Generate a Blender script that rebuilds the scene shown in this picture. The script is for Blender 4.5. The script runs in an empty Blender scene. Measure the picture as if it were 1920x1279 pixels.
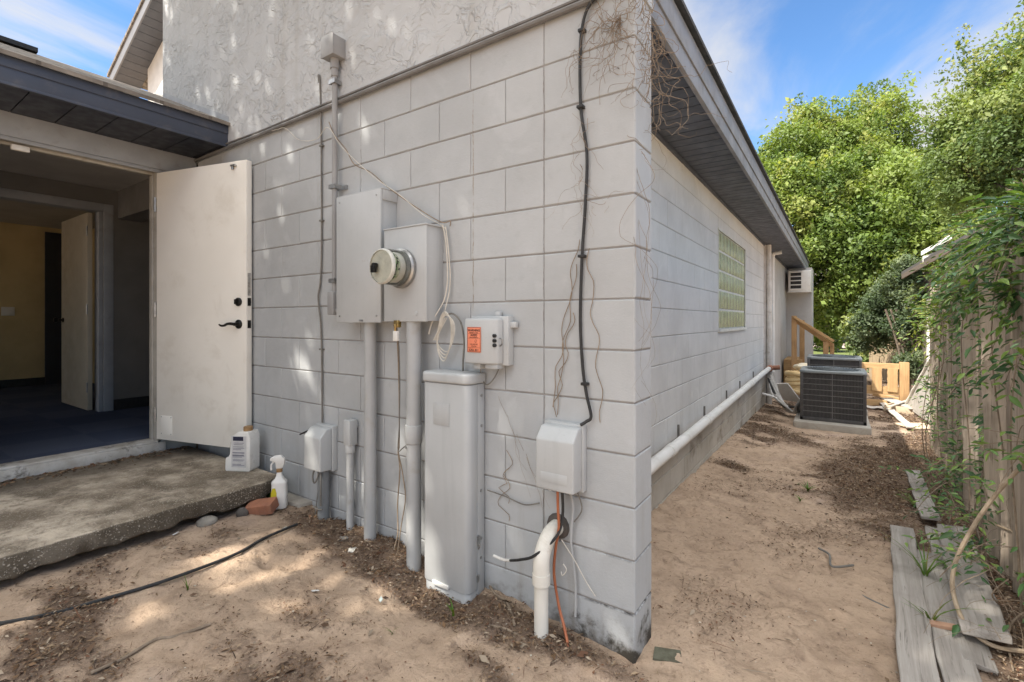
import bpy, bmesh, math, random
import numpy as np
from mathutils import Vector, Matrix
R_ = math.radians
random.seed(7); rng = np.random.default_rng(7)
scene = bpy.context.scene
col = scene.collection

# ------------------------------------------------------------------ camera
F_PX = 900.0
TH = math.atan(610/900.0)
FW = Vector((-math.sin(TH), math.cos(TH), 0)); RT = Vector((math.cos(TH), math.sin(TH), 0))
CAM = Vector((0.645, -1.796, 1.27))
cd = bpy.data.cameras.new('camera'); cam = bpy.data.objects.new('camera', cd); col.objects.link(cam)
cam.location = CAM; cam.rotation_euler = (R_(90), 0, TH)
cd.sensor_width = 36; cd.lens = 36*F_PX/1920; cd.shift_y = -39.5/1920
cd.clip_start = 0.05; cd.clip_end = 2000
scene.camera = cam

# ------------------------------------------------------------------ sky, sun, exposure
SUN_EL, SUN_AZ = R_(50), R_(31)          # azimuth measured from -Y towards -X
SUN_DIR = Vector((-math.sin(SUN_AZ)*math.cos(SUN_EL), -math.cos(SUN_AZ)*math.cos(SUN_EL), math.sin(SUN_EL)))
w = bpy.data.worlds.new('World'); scene.world = w; w.use_nodes = True
nt = w.node_tree; nt.nodes.clear()
def wn(t, **k):
    n = nt.nodes.new(t)
    for a, b in k.items(): setattr(n, a, b)
    return n
sky = wn('ShaderNodeTexSky', sky_type='NISHITA', sun_disc=False)
sky.sun_elevation = SUN_EL; sky.sun_rotation = math.atan2(SUN_DIR.x, SUN_DIR.y)
sky.air_density = 1.0; sky.dust_density = 0.1; sky.ozone_density = 4.0
tc = wn('ShaderNodeTexCoord'); sp = wn('ShaderNodeSeparateXYZ')
nt.links.new(tc.outputs['Generated'], sp.inputs[0])
mx = wn('ShaderNodeMath', operation='MAXIMUM'); mx.inputs[1].default_value = 0.06
nt.links.new(sp.outputs['Z'], mx.inputs[0])
dv = wn('ShaderNodeVectorMath', operation='DIVIDE'); cb = wn('ShaderNodeCombineXYZ')
for i in range(3): nt.links.new(mx.outputs[0], cb.inputs[i])
nt.links.new(tc.outputs['Generated'], dv.inputs[0]); nt.links.new(cb.outputs[0], dv.inputs[1])
mp = wn('ShaderNodeMapping'); mp.inputs['Scale'].default_value = (0.55, 0.32, 1); mp.inputs['Rotation'].default_value = (0, 0, R_(35)); mp.inputs['Location'].default_value = (0.35, 1.1, 0)
nt.links.new(dv.outputs[0], mp.inputs[0])
ns = wn('ShaderNodeTexNoise'); ns.inputs['Scale'].default_value = 1.5; ns.inputs['Detail'].default_value = 9; ns.inputs['Roughness'].default_value = 0.58; ns.inputs['Distortion'].default_value = 0.5
nt.links.new(mp.outputs[0], ns.inputs['Vector'])
# bright cloud added out of view overhead to lift the shade, and a bank towards -X; the low sky over the trees (+X +Y) stays clear with thin wisps
def wmath(op, a, b=0.0, c=None):
    n = wn('ShaderNodeMath', operation=op)
    for i, x in enumerate((a, b) if c is None else (a, b, c)):
        if hasattr(x, 'is_output'): nt.links.new(x, n.inputs[i])
        else: n.inputs[i].default_value = x
    return n.outputs[0]
def wramp(x, a, b, lo=0.0, hi=1.0):
    n = wn('ShaderNodeMapRange'); n.interpolation_type = 'SMOOTHSTEP'; nt.links.new(x, n.inputs[0])
    for i, q in enumerate((a, b, lo, hi)): n.inputs[i+1].default_value = q
    return n.outputs[0]
up_ = wramp(sp.outputs['Z'], 0.58, 0.80, 0, 0.42)
lf_ = wramp(wmath('ADD', wmath('MULTIPLY', sp.outputs['X'], 0.30), sp.outputs['Y']), 0.30, -0.45, 0, 0.22)
cov = wmath('ADD', wmath('ADD', ns.outputs[0], up_), lf_)
cr = wramp(cov, 0.50, 0.72, 0.0, 0.95)
sund = wn('ShaderNodeVectorMath', operation='DOT_PRODUCT'); nt.links.new(tc.outputs['Generated'], sund.inputs[0]); sund.inputs[1].default_value = SUN_DIR
glow = wmath('MAXIMUM', wramp(sund.outputs['Value'], 0.62, 0.95), wramp(sp.outputs['Z'], 0.55, 0.85))
cbr = wmath('MULTIPLY_ADD', glow, 8.5, 3.0)
ccol = wn('ShaderNodeMix', data_type='RGBA', blend_type='MULTIPLY'); ccol.inputs['Factor'].default_value = 1; ccol.inputs['A'].default_value = (1.0, 0.982, 0.962, 1); nt.links.new(cbr, ccol.inputs['B'])
hsv = wn('ShaderNodeHueSaturation'); hsv.inputs['Saturation'].default_value = 1.12; hsv.inputs['Value'].default_value = 0.88; nt.links.new(sky.outputs[0], hsv.inputs['Color'])
mix = wn('ShaderNodeMix', data_type='RGBA')
nt.links.new(cr, mix.inputs['Factor']); nt.links.new(hsv.outputs[0], mix.inputs['A']); nt.links.new(ccol.outputs['Result'], mix.inputs['B'])
bg = wn('ShaderNodeBackground'); bg.inputs['Strength'].default_value = 0.12
out = wn('ShaderNodeOutputWorld'); nt.links.new(mix.outputs['Result'], bg.inputs[0]); nt.links.new(bg.outputs[0], out.inputs[0])

sl = bpy.data.lights.new('sun', 'SUN'); so = bpy.data.objects.new('sun', sl); col.objects.link(so)
sl.energy = 3.5; sl.angle = R_(0.53); sl.color = (1, 0.93, 0.82)
so.location = SUN_DIR*40; so.rotation_euler = SUN_DIR.to_track_quat('Z', 'Y').to_euler()
vs = scene.view_settings
vs.view_transform = 'Standard'; vs.look = 'None'; vs.gamma = 1; vs.use_curve_mapping = False; vs.exposure = 1.3
scene.cycles.max_bounces = 8; scene.cycles.diffuse_bounces = 5; scene.cycles.transparent_max_bounces = 8

# ------------------------------------------------------------------ pixel -> place helpers (photograph pixels, 1920 wide)
def ray(u, v):
    d = FW + RT*((u-960)/F_PX); d.z = (600-v)/F_PX
    return d
def onY(u, v, y=0):
    d = ray(u, v); return CAM + d*((y-CAM.y)/d.y)
def onX(u, v, x):
    d = ray(u, v); return CAM + d*((x-CAM.x)/d.x)
def onZ(u, v, z):
    d = ray(u, v); return CAM + d*((z-CAM.z)/d.z)
def atD(u, v, dep): return CAM + ray(u, v)*dep
def ground_z(x, y):
    a = np.interp(x, [-2.6, -2.36, -2.0, -1.53, -1.0, -0.5, 0.0, 1.2, 3], [.128, .122, .096, .056, .018, .0, -.055, -.05, -.03])
    b = np.interp(y, [-3, 0, 1.5, 6.7, 10, 20], [.02, .0, -.01, -.15, -.19, -.22])
    return a + b - np.interp(x, [-3, -2.4, -0.3], [.12, .1, 0])*np.clip(y/3, 0, 1)
def onG(u, v, h=0):
    p = onZ(u, v, 0)
    for _ in range(12): p = onZ(u, v, float(ground_z(p.x, p.y)) + h)
    return p

# ------------------------------------------------------------------ naming helpers
def tag(o, label=None, cat=None, group=None, kind=None):
    if label: o['label'] = label
    if cat: o['category'] = cat
    if group: o['group'] = group
    if kind: o['kind'] = kind
    return o
def thing(name, label, cat, loc=(0, 0, 0), rz=0, group=None):
    o = bpy.data.objects.new(name, None); o.empty_display_size = .1; col.objects.link(o)
    o.location = loc; o.rotation_euler = (0, 0, rz)
    return tag(o, label, cat, group)

# ------------------------------------------------------------------ mesh builder
class MB:
    def __init__(s): s.v = []; s.f = []
    def add(s, vs_, fs):
        n = len(s.v); s.v += [tuple(p) for p in vs_]; s.f += [tuple(i+n for i in q) for q in fs]; return s
    def box(s, a, b, M=None):
        x0, y0, z0 = a; x1, y1, z1 = b
        P = [Vector(p) for p in ((x0,y0,z0),(x1,y0,z0),(x1,y1,z0),(x0,y1,z0),(x0,y0,z1),(x1,y0,z1),(x1,y1,z1),(x0,y1,z1))]
        if M is not None: P = [M @ p for p in P]
        return s.add(P, [(0,3,2,1),(4,5,6,7),(0,1,5,4),(1,2,6,5),(2,3,7,6),(3,0,4,7)])
    def prism(s, poly, axis, a, b, M=None):
        n = len(poly)
        def pt(p, t): return Vector({'x': (t, p[0], p[1]), 'y': (p[0], t, p[1]), 'z': (p[0], p[1], t)}[axis])
        P = [pt(p, a) for p in poly] + [pt(p, b) for p in poly]
        if M is not None: P = [M @ p for p in P]
        return s.add(P, [tuple(range(n))[::-1], tuple(range(n, 2*n))] + [(i, (i+1) % n, n+(i+1) % n, n+i) for i in range(n)])
    def tube(s, pts, r, n=8, sm=0, caps=True):
        P = [Vector(p) for p in pts]
        rr = list(r) if hasattr(r, '__len__') else [r]*len(P)
        if sm and len(P) > 2:
            Q = []; q = []
            for i in range(len(P)-1):
                p0 = P[max(i-1, 0)]; p1 = P[i]; p2 = P[i+1]; p3 = P[min(i+2, len(P)-1)]
                for k in range(sm):
                    t = k/sm
                    Q.append(.5*((2*p1)+(p2-p0)*t+(2*p0-5*p1+4*p2-p3)*t*t+(3*p1-p0-3*p2+p3)*t**3)); q.append(rr[i]*(1-t)+rr[i+1]*t)
            Q.append(P[-1]); q.append(rr[-1]); P, rr = Q, q
        up = None; vs_ = []; 
        for i, p in enumerate(P):
            d = (P[min(i+1, len(P)-1)]-P[max(i-1, 0)])
            d = d.normalized() if d.length > 1e-9 else Vector((0, 0, 1))
            if up is None: up = d.orthogonal().normalized()
            up = (up - d*up.dot(d)); up = up.normalized() if up.length > 1e-6 else d.orthogonal().normalized()
            b = d.cross(up)
            for k in range(n):
                a = 2*math.pi*k/n; vs_.append(p + (up*math.cos(a)+b*math.sin(a))*rr[i])
        fs = [(i*n+k, i*n+(k+1) % n, (i+1)*n+(k+1) % n, (i+1)*n+k) for i in range(len(P)-1) for k in range(n)]
        if caps: fs += [tuple(range(n))[::-1], tuple(range((len(P)-1)*n, len(P)*n))]
        return s.add(vs_, fs)
    def lathe(s, prof, c=(0,0,0), ax=(0,0,1), n=32):
        ax = Vector(ax).normalized(); u = ax.orthogonal().normalized(); w_ = ax.cross(u); c = Vector(c); vs_ = []
        for r, h in prof:
            for k in range(n):
                a = 2*math.pi*k/n; vs_.append(c+ax*h+(u*math.cos(a)+w_*math.sin(a))*max(r, 1e-5))
        m = len(prof)
        fs = [(i*n+k, i*n+(k+1) % n, (i+1)*n+(k+1) % n, (i+1)*n+k) for i in range(m-1) for k in range(n)]
        fs += [tuple(range(n))[::-1], tuple(range((m-1)*n, m*n))]
        return s.add(vs_, fs)
    def build(s, name, mat, parent=None, bevel=0, seg=2, smooth=True, ang=40, sub=0, disp=None):
        me = bpy.data.meshes.new(name); me.from_pydata(s.v, [], s.f)
        bm = bmesh.new(); bm.from_mesh(me)
        if sub: bmesh.ops.subdivide_edges(bm, edges=bm.edges[:], cuts=sub, use_grid_fill=True)
        if bevel:
            es = [e for e in bm.edges if len(e.link_faces) == 2 and e.calc_face_angle(0) > R_(25)]
            bmesh.ops.bevel(bm, geom=es, offset=bevel, segments=seg, profile=.5, affect='EDGES', clamp_overlap=True)
        if disp:
            for v in bm.verts: v.co += Vector(disp(v.co))
        bmesh.ops.recalc_face_normals(bm, faces=bm.faces[:])
        bm.to_mesh(me); bm.free()
        return link(me, name, mat, parent, smooth, ang)
def link(me, name, mat, parent=None, smooth=True, ang=40):
    me.materials.append(mat)
    if smooth:
        me.polygons.foreach_set('use_smooth', [True]*len(me.polygons)); me.set_sharp_from_angle(angle=R_(ang))
    o = bpy.data.objects.new(name, me); col.objects.link(o)
    if parent is not None: o.parent = parent
    return o
def npmesh(name, V, Q, mat, parent=None, tint=None, smooth=False, ang=60):
    V = np.asarray(V, dtype=np.float32); Q = np.asarray(Q, dtype=np.int32); k = Q.shape[1]
    me = bpy.data.meshes.new(name)
    me.vertices.add(len(V)); me.vertices.foreach_set('co', V.ravel())
    me.loops.add(Q.size); me.loops.foreach_set('vertex_index', Q.ravel())
    me.polygons.add(len(Q)); me.polygons.foreach_set('loop_start', np.arange(0, Q.size, k, dtype=np.int32)); me.polygons.foreach_set('loop_total', np.full(len(Q), k, dtype=np.int32))
    me.update(calc_edges=True); me.validate()
    if tint is not None:
        a = me.attributes.new('tint', 'FLOAT_COLOR', 'POINT')
        a.data.foreach_set('color', np.concatenate([tint, np.ones((len(tint), 1))], 1).astype(np.float32).ravel())
    me.materials.append(mat)
    if smooth:
        me.polygons.foreach_set('use_smooth', np.ones(len(Q), dtype=bool)); me.set_sharp_from_angle(angle=R_(ang))
    o = bpy.data.objects.new(name, me); col.objects.link(o)
    if parent is not None: o.parent = parent
    return o

# numpy value noise
_T = rng.random((256, 256)).astype(np.float32)
def vnoise(x, y, s=1.0):
    x = np.asarray(x)*s; y = np.asarray(y)*s
    xi = np.floor(x).astype(int); yi = np.floor(y).astype(int); fx = x-xi; fy = y-yi
    fx = fx*fx*(3-2*fx); fy = fy*fy*(3-2*fy)
    g_ = lambda a, b: _T[a % 256, b % 256]
    return (g_(xi, yi)*(1-fx)+g_(xi+1, yi)*fx)*(1-fy)+(g_(xi, yi+1)*(1-fx)+g_(xi+1, yi+1)*fx)*fy
def fbm(x, y, s=1.0, o=4): return sum(vnoise(np.asarray(x)+17*i, np.asarray(y)+31*i, s*2**i)/2**i for i in range(o))/sum(1/2**i for i in range(o))

# ------------------------------------------------------------------ materials
class NT:
    def __init__(s, name):
        s.m = bpy.data.materials.new(name); s.m.use_nodes = True; s.t = s.m.node_tree
        s.p = s.t.nodes['Principled BSDF']; s.o = s.t.nodes['Material Output']
    def n(s, t, ins=None, **k):
        n = s.t.nodes.new(t)
        for a, b in k.items(): setattr(n, a, b)
        for a, b in (ins or {}).items():
            if hasattr(b, 'is_output'): s.t.links.new(b, n.inputs[a])
            else: n.inputs[a].default_value = b
        return n
    def pos(s, kind='Object', scale=(1,1,1), rot=(0,0,0), loc=(0,0,0)):
        c = s.n('ShaderNodeTexCoord').outputs[kind]
        return s.n('ShaderNodeMapping', {'Vector': c, 'Scale': scale, 'Rotation': rot, 'Location': loc}).outputs[0]
    def noise(s, vec, scale, detail=4, rough=.55, dist=0):
        return s.n('ShaderNodeTexNoise', {'Vector': vec, 'Scale': scale, 'Detail': detail, 'Roughness': rough, 'Distortion': dist}).outputs[0]
    def ramp(s, x, a, b, lo=0, hi=1):
        return s.n('ShaderNodeMapRange', {0: x, 1: a, 2: b, 3: lo, 4: hi}, interpolation_type='SMOOTHSTEP').outputs[0]
    def mixc(s, f, a, b, mode='MIX'):
        n = s.n('ShaderNodeMix', data_type='RGBA', blend_type=mode)
        for i, x in (('Factor', f), ('A', a), ('B', b)):
            if hasattr(x, 'is_output'): s.t.links.new(x, n.inputs[i])
            elif isinstance(x, (int, float)): n.inputs[i].default_value = x
            else: n.inputs[i].default_value = (*x, 1)
        return n.outputs['Result']
    def math(s, op, a, b=0):
        return s.n('ShaderNodeMath', {0: a, 1: b}, operation=op).outputs[0]
    def set(s, **k):
        for a, b in k.items():
            a = {'col': 'Base Color', 'rough': 'Roughness', 'metal': 'Metallic', 'spec': 'Specular IOR Level'}.get(a, a)
            if hasattr(b, 'is_output'): s.t.links.new(b, s.p.inputs[a])
            elif a == 'Base Color': s.p.inputs[a].default_value = (*b, 1)
            else: s.p.inputs[a].default_value = b
        return s
    def bump(s, h, strength=.3, dist=.01, prev=None):
        n = s.n('ShaderNodeBump', {'Height': h, 'Strength': strength, 'Distance': dist})
        if prev is not None: s.t.links.new(prev, n.inputs['Normal'])
        s.t.links.new(n.outputs[0], s.p.inputs['Normal']); return n.outputs[0]
_mc = {}
def pm(name, c1, c2=None, scale=6, rough=.6, metal=0, spec=.4, bump=.0, bscale=120, bdist=.002, dirt=None, dscale=9, damt=.5, space='Object', stretch=(1,1,1)):
    if name in _mc: return _mc[name]
    t = NT(name); P = t.pos(space, stretch)
    c2 = c2 or tuple(x*.86 for x in c1)
    a = t.ramp(t.noise(P, scale, 6, .6), .32, .68)
    c = t.mixc(a, c1, c2)
    if dirt:
        d = t.ramp(t.noise(P, dscale, 8, .65, .4), .52, .72, 0, damt); c = t.mixc(d, c, dirt)
    rr = t.ramp(t.noise(P, scale*3, 3), .3, .7, max(rough-.1, .05), min(rough+.1, 1))
    t.set(col=c, rough=rr, metal=metal, spec=spec)
    if bump: t.bump(t.noise(P, bscale, 4, .6), bump, bdist)
    _mc[name] = t.m; return t.m

# painted concrete block: grime low down, damp mildew at the foot
def cmu(name, base, low=None, mildew=False):
    t = NT(name); P = t.pos('Object')
    n1 = t.noise(P, 1.6, 5, .6); n2 = t.noise(P, 14, 6, .65)
    c = t.mixc(t.ramp(n1, .3, .7), tuple(x*1.05 for x in base), tuple(x*.90 for x in base))
    c = t.mixc(t.ramp(n2, .52, .75, 0, .45), c, tuple(x*.82 for x in base))
    c = t.mixc(t.ramp(t.noise(P, 4.3, 5, .6, .8), .55, .7, 0, .5), c, tuple(x*1.1 for x in base))
    z = t.n('ShaderNodeSeparateXYZ', {0: P}).outputs['Z']
    drip = t.noise(t.pos('Object', (9, 9, .7)), 1, 5, .6)
    st = t.math('MULTIPLY', t.ramp(drip, .5, .72), t.ramp(z, -.2, 1.1, .5, .0))
    c = t.mixc(st, c, (.27, .245, .21))
    lowm = t.math('MULTIPLY', t.ramp(t.math('ADD', z, t.math('MULTIPLY', n2, -.45)), -.36, -.12, 1, 0), .9)
    c = t.mixc(lowm, c, low or (.16, .14, .115))
    if mildew:
        xs_ = t.n('ShaderNodeSeparateXYZ', {0: P}).outputs['X']
        near = t.ramp(xs_, -.75, -.02, .1, 1)
        hgt = t.math('ADD', z, t.math('MULTIPLY', t.noise(P, 11, 7, .7, .3), -.62))
        mk = t.math('MULTIPLY', t.ramp(hgt, -.42, -.27, 1, 0), near); c = t.mixc(t.math('MINIMUM', t.math('MULTIPLY', mk, 1.2), .95), c, (.045, .039, .031))
        for lx, lz0, lz1, lc in ((-.797, 1.28, 2.45, (.25, .2, .14)), (-.405, .3, 2.5, (.22, .2, .18)), (-1.62, 2.0, 2.5, (.2, .19, .18))):
            wob = t.math('MULTIPLY', t.math('SUBTRACT', t.noise(t.pos('Object', (3, 3, 9)), 1, 4, .6), .5), .02)
            dl = t.math('ABSOLUTE', t.math('ADD', t.math('SUBTRACT', xs_, lx), wob)); ln = t.math('MULTIPLY', t.ramp(dl, .0012, .005, 1, 0), t.math('MULTIPLY', t.ramp(z, lz0, lz0+.1), t.ramp(z, lz1, lz1-.2)))
            c = t.mixc(t.math('MULTIPLY', ln, t.ramp(t.noise(P, 16, 4, .7), .36, .6, 0, .75)), c, lc)
        band = t.math('MULTIPLY', t.ramp(t.math('ABSOLUTE', t.math('SUBTRACT', t.math('MODULO', t.math('ADD', z, .2724), .2032), .2)), .0, .012, 1, 0), t.math('MULTIPLY', t.ramp(z, .1, .5, 1, 0), t.ramp(xs_, -.45, -.03, 0, 1)))
        c = t.mixc(t.math('MULTIPLY', band, t.ramp(t.noise(P, 18, 5, .7), .4, .6)), c, (.03, .025, .02))
    sp_ = t.ramp(t.noise(P, 60, 3, .6), .68, .76, 0, .35); c = t.mixc(sp_, c, (.34, .31, .28))
    t.set(col=c, rough=.78, spec=.3)
    b = t.bump(t.noise(P, 9, 5, .6), .2, .012); b = t.bump(t.noise(P, 42, 5, .7), .35, .004, b)
    t.bump(t.noise(P, 170, 4, .7), .35, .003, b)
    return t.m
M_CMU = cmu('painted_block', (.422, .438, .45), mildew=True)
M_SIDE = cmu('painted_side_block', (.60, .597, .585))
M_FOUND = pm('foundation_block', (.50, .465, .41), (.40, .365, .31), 2.2, .9, bump=.4, bscale=90, dirt=(.14, .105, .07), dscale=2.6, damt=.8)

def stucco():
    t = NT('knockdown_stucco'); P = t.pos('Object')
    wv = t.n('ShaderNodeTexNoise', {'Vector': P, 'Scale': 5.0, 'Detail': 2}).outputs['Color']
    Pw = t.n('ShaderNodeVectorMath', {0: P, 1: t.n('ShaderNodeVectorMath', {0: wv, 3: .16}, operation='SCALE').outputs[0]}, operation='ADD').outputs[0]
    n = t.noise(t.n('ShaderNodeMapping', {'Vector': Pw, 'Scale': (1, 1, 1.35), 'Rotation': (0, R_(25), 0)}).outputs[0], 7.5, 4, .55, 1.1)
    h = t.ramp(n, .485, .525)
    h2 = t.ramp(t.noise(Pw, 15, 4, .6, .6), .5, .56)
    pat = t.ramp(t.noise(P, 3.3, 3), .36, .62, .12, 1)
    hh = t.math('MULTIPLY', t.math('ADD', h, t.math('MULTIPLY', h2, .4)), pat)
    c = t.mixc(t.ramp(t.noise(P, 2.2, 5), .3, .7), (.49, .503, .515), (.44, .452, .462))
    drip = t.ramp(t.noise(t.pos('Object', (7, 7, .5)), 1, 5), .55, .75, 0, .35); c = t.mixc(drip, c, (.36, .345, .32))
    t.set(col=c, rough=.85, spec=.25)
    b = t.bump(hh, .72, .012); t.bump(t.noise(P, 150, 3, .6), .15, .002, b)
    return t.m
M_STUCCO = stucco()
M_MORT = pm('grimy_mortar', (.33, .32, .31), (.25, .24, .23), 7, .9, bump=.3, dirt=(.38, .375, .365), damt=.8, dscale=5)
M_MORT2 = pm('painted_mortar', (.48, .475, .465), (.38, .375, .365), 4, .9, bump=.3)
M_TRIM = pm('painted_trim', (.35, .37, .40), None, 5, .55, bump=.1, dirt=(.22, .2, .18), damt=.4)
M_BLUE = pm('slate_blue_paint', (.062, .074, .105), (.055, .066, .093), 4, .45, bump=.06, dirt=(.13, .13, .14), damt=.5)
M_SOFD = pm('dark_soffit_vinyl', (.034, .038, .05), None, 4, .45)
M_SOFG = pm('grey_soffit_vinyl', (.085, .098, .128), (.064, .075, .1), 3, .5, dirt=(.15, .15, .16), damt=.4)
M_SOFR = pm('slate_soffit', (.085, .09, .105), None, 4, .5)
M_FASC = pm('weathered_fascia', (.27, .285, .315), (.20, .215, .24), 3, .6, bump=.1, bscale=40, dirt=(.17, .17, .175), damt=.6)
def shingle():
    t = NT('asphalt_shingles'); P = t.pos('Object')
    c = t.mixc(t.ramp(t.noise(P, 7, 6), .3, .7), (.31, .275, .235), (.17, .15, .13))
    br = t.n('ShaderNodeTexBrick', {'Vector': t.pos('Object', (1, 1, 1), (0, 0, R_(90))), 'Scale': 1, 'Mortar Size': .012, 'Brick Width': .3, 'Row Height': .13, 'Color1': (1,1,1,1), 'Color2': (.6,.6,.6,1), 'Mortar': (.2,.2,.2,1)}).outputs[0]
    c = t.mixc(.6, c, br, 'MULTIPLY'); t.set(col=c, rough=.95, spec=.2)
    t.bump(t.noise(P, 260, 3), .4, .003); return t.m
M_SHING = shingle()
M_DOOR = pm('cream_door_paint', (.83, .80, .735), (.79, .76, .695), 2.5, .42, dirt=(.58, .53, .45), damt=.4, dscale=3.5)
M_BLACK = pm('oil_rubbed_black', (.018, .017, .016), (.03, .028, .026), 20, .35, metal=.6)
M_STEEL = pm('dull_steel', (.42, .42, .41), (.3, .3, .3), 30, .4, metal=.9)
M_BRASS = pm('brass_tag', (.5, .36, .13), (.35, .24, .1), 30, .35, metal=.9)
def boxpaint(name, base, streak):
    t = NT(name); P = t.pos('Object')
    c = t.mixc(t.ramp(t.noise(P, 2.6, 5), .3, .7), tuple(x*1.04 for x in base), tuple(x*.93 for x in base))
    dr = t.ramp(t.noise(t.pos('Object', (16, 16, 1.1)), 1, 6, .65), .5, .74, 0, .45); c = t.mixc(dr, c, tuple(x*.78 for x in base))
    fine = t.ramp(t.noise(P, 75, 4, .7), .6, .72, 0, .4); c = t.mixc(fine, c, tuple(x*.72 for x in base))
    rs = t.math('MULTIPLY', t.ramp(t.noise(P, 13, 6, .7, .4), .66, .74), streak); c = t.mixc(rs, c, (.25, .16, .09))
    sc_ = t.ramp(t.noise(t.pos('Object', (5, 5, 60), (0, R_(20), 0)), 1, 4, .7), .68, .74, 0, .35); c = t.mixc(sc_, c, tuple(x*1.25 for x in base))
    t.set(col=c, rough=t.ramp(t.noise(P, 7, 4), .3, .7, .36, .58), spec=.4)
    b = t.bump(t.noise(P, 5, 3), .12, .02); t.bump(t.noise(P, 90, 3), .06, .002, b); return t.m
M_BOX = boxpaint('enclosure_paint', (.44, .455, .462), .25)
M_BOX2 = boxpaint('box_plastic', (.47, .485, .49), .1)
M_PED = boxpaint('pedestal_paint', (.45, .464, .47), .12)
M_PIPE = pm('painted_conduit', (.41, .42, .425), (.37, .38, .385), 5, .5, dirt=(.3, .26, .2), damt=.4)
M_PIPED = pm('grey_pvc', (.21, .22, .23), (.17, .18, .185), 6, .5)
M_PVC = pm('white_pvc', (.74, .72, .66), (.66, .63, .56), 4, .4, dirt=(.38, .33, .25), damt=.5, dscale=7)
M_WPIPE = pm('white_drain_pipe', (.74, .73, .71), (.66, .65, .62), 3, .45, dirt=(.4, .37, .33), damt=.45, dscale=6)
M_RUBBER = pm('black_rubber', (.016, .016, .017), (.03, .03, .03), 25, .5)
M_WIREG = pm('grey_wire', (.14, .135, .125), (.2, .19, .17), 20, .6)
M_WIREW = pm('white_wire', (.62, .59, .53), (.5, .47, .41), 20, .5)
M_ORANGE = pm('orange_cable_jacket', (.40, .135, .06), (.33, .10, .045), 20, .5)
M_VINE = pm('dead_vine', (.30, .235, .17), (.19, .145, .105), 25, .9)
M_WHITEP = pm('white_plastic', (.74, .73, .70), (.68, .66, .62), 8, .35, dirt=(.5, .45, .38), damt=.3)
M_CAP = pm('brown_cap', (.36, .22, .09), (.28, .17, .08), 20, .5)
M_BRICKM = pm('red_brick', (.36, .155, .09), (.26, .115, .072), 14, .9, bump=.4, bscale=90, dirt=(.35, .25, .17), damt=.4)
M_ROCK = pm('grey_rubble', (.33, .30, .26), (.2, .185, .16), 9, .95, bump=.6, bscale=40, bdist=.01)
M_DARKROCK = pm('dark_stone', (.12, .105, .095), (.07, .062, .055), 9, .95, bump=.6, bscale=40, bdist=.01)

def concrete_exposed():
    t = NT('exposed_aggregate'); P = t.pos('Object')
    big = t.noise(P, 2.2, 6, .65)
    c = t.mixc(t.ramp(big, .40, .60), (.56, .48, .38), (.21, .17, .125))
    c = t.mixc(t.ramp(t.noise(P, 9, 7, .75, .5), .46, .66, 0, .75), c, (.15, .12, .088))
    stain = t.ramp(t.noise(P, 4.5, 7, .7, .5), .50, .68, 0, .85); c = t.mixc(t.math('MULTIPLY', stain, .75), c, (.12, .098, .07))
    Pn = t.n('ShaderNodeVectorMath', {0: P, 1: t.n('ShaderNodeVectorMath', {0: t.n('ShaderNodeTexNoise', {'Vector': P, 'Scale': 70, 'Detail': 3}).outputs['Color'], 3: .014}, operation='SCALE').outputs[0]}, operation='ADD').outputs[0]
    v = t.n('ShaderNodeTexVoronoi', {'Vector': Pn, 'Scale': 62, 'Randomness': 1}); v2 = t.n('ShaderNodeTexVoronoi', {'Vector': Pn, 'Scale': 125, 'Randomness': 1})
    small = t.math('MULTIPLY', t.ramp(v2.outputs['Distance'], .22, .42, 1, 0), t.ramp(t.n('ShaderNodeSeparateColor', {0: v2.outputs['Color']}).outputs[1], .3, .8, 0, .9))
    on = t.math('MULTIPLY', t.ramp(v.outputs['Distance'], .16, .36, 1, 0), t.ramp(t.n('ShaderNodeSeparateColor', {0: v.outputs['Color']}).outputs[0], .30, .9))
    on = t.math('MAXIMUM', on, small)
    patch = t.ramp(t.noise(P, 4.2, 6, .7),    .36, .60, .38, 1)
    on = t.math('MULTIPLY', on, patch)
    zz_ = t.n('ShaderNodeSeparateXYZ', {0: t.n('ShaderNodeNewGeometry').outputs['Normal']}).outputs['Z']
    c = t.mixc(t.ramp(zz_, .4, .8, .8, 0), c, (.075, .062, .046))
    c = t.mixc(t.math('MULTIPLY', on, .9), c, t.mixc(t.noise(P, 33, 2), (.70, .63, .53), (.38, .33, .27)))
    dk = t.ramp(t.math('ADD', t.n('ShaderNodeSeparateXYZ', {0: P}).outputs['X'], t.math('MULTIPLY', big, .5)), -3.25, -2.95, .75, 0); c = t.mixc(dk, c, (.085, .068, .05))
    t.set(col=c, rough=.93, spec=.25)
    c = t.mixc(t.ramp(t.noise(P, 38, 5, .7), .56, .7, 0, .6), c, (.09, .072, .052)); t.set(col=c)
    b = t.bump(on, .9, .006); t.bump(t.noise(P, 90, 5, .7), .5, .006, b)
    return t.m
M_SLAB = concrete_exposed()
M_CONC = pm('pad_concrete', (.42, .39, .34), (.33, .30, .26), 6, .95, bump=.4, bscale=80, dirt=(.24, .19, .14), damt=.5)

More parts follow.
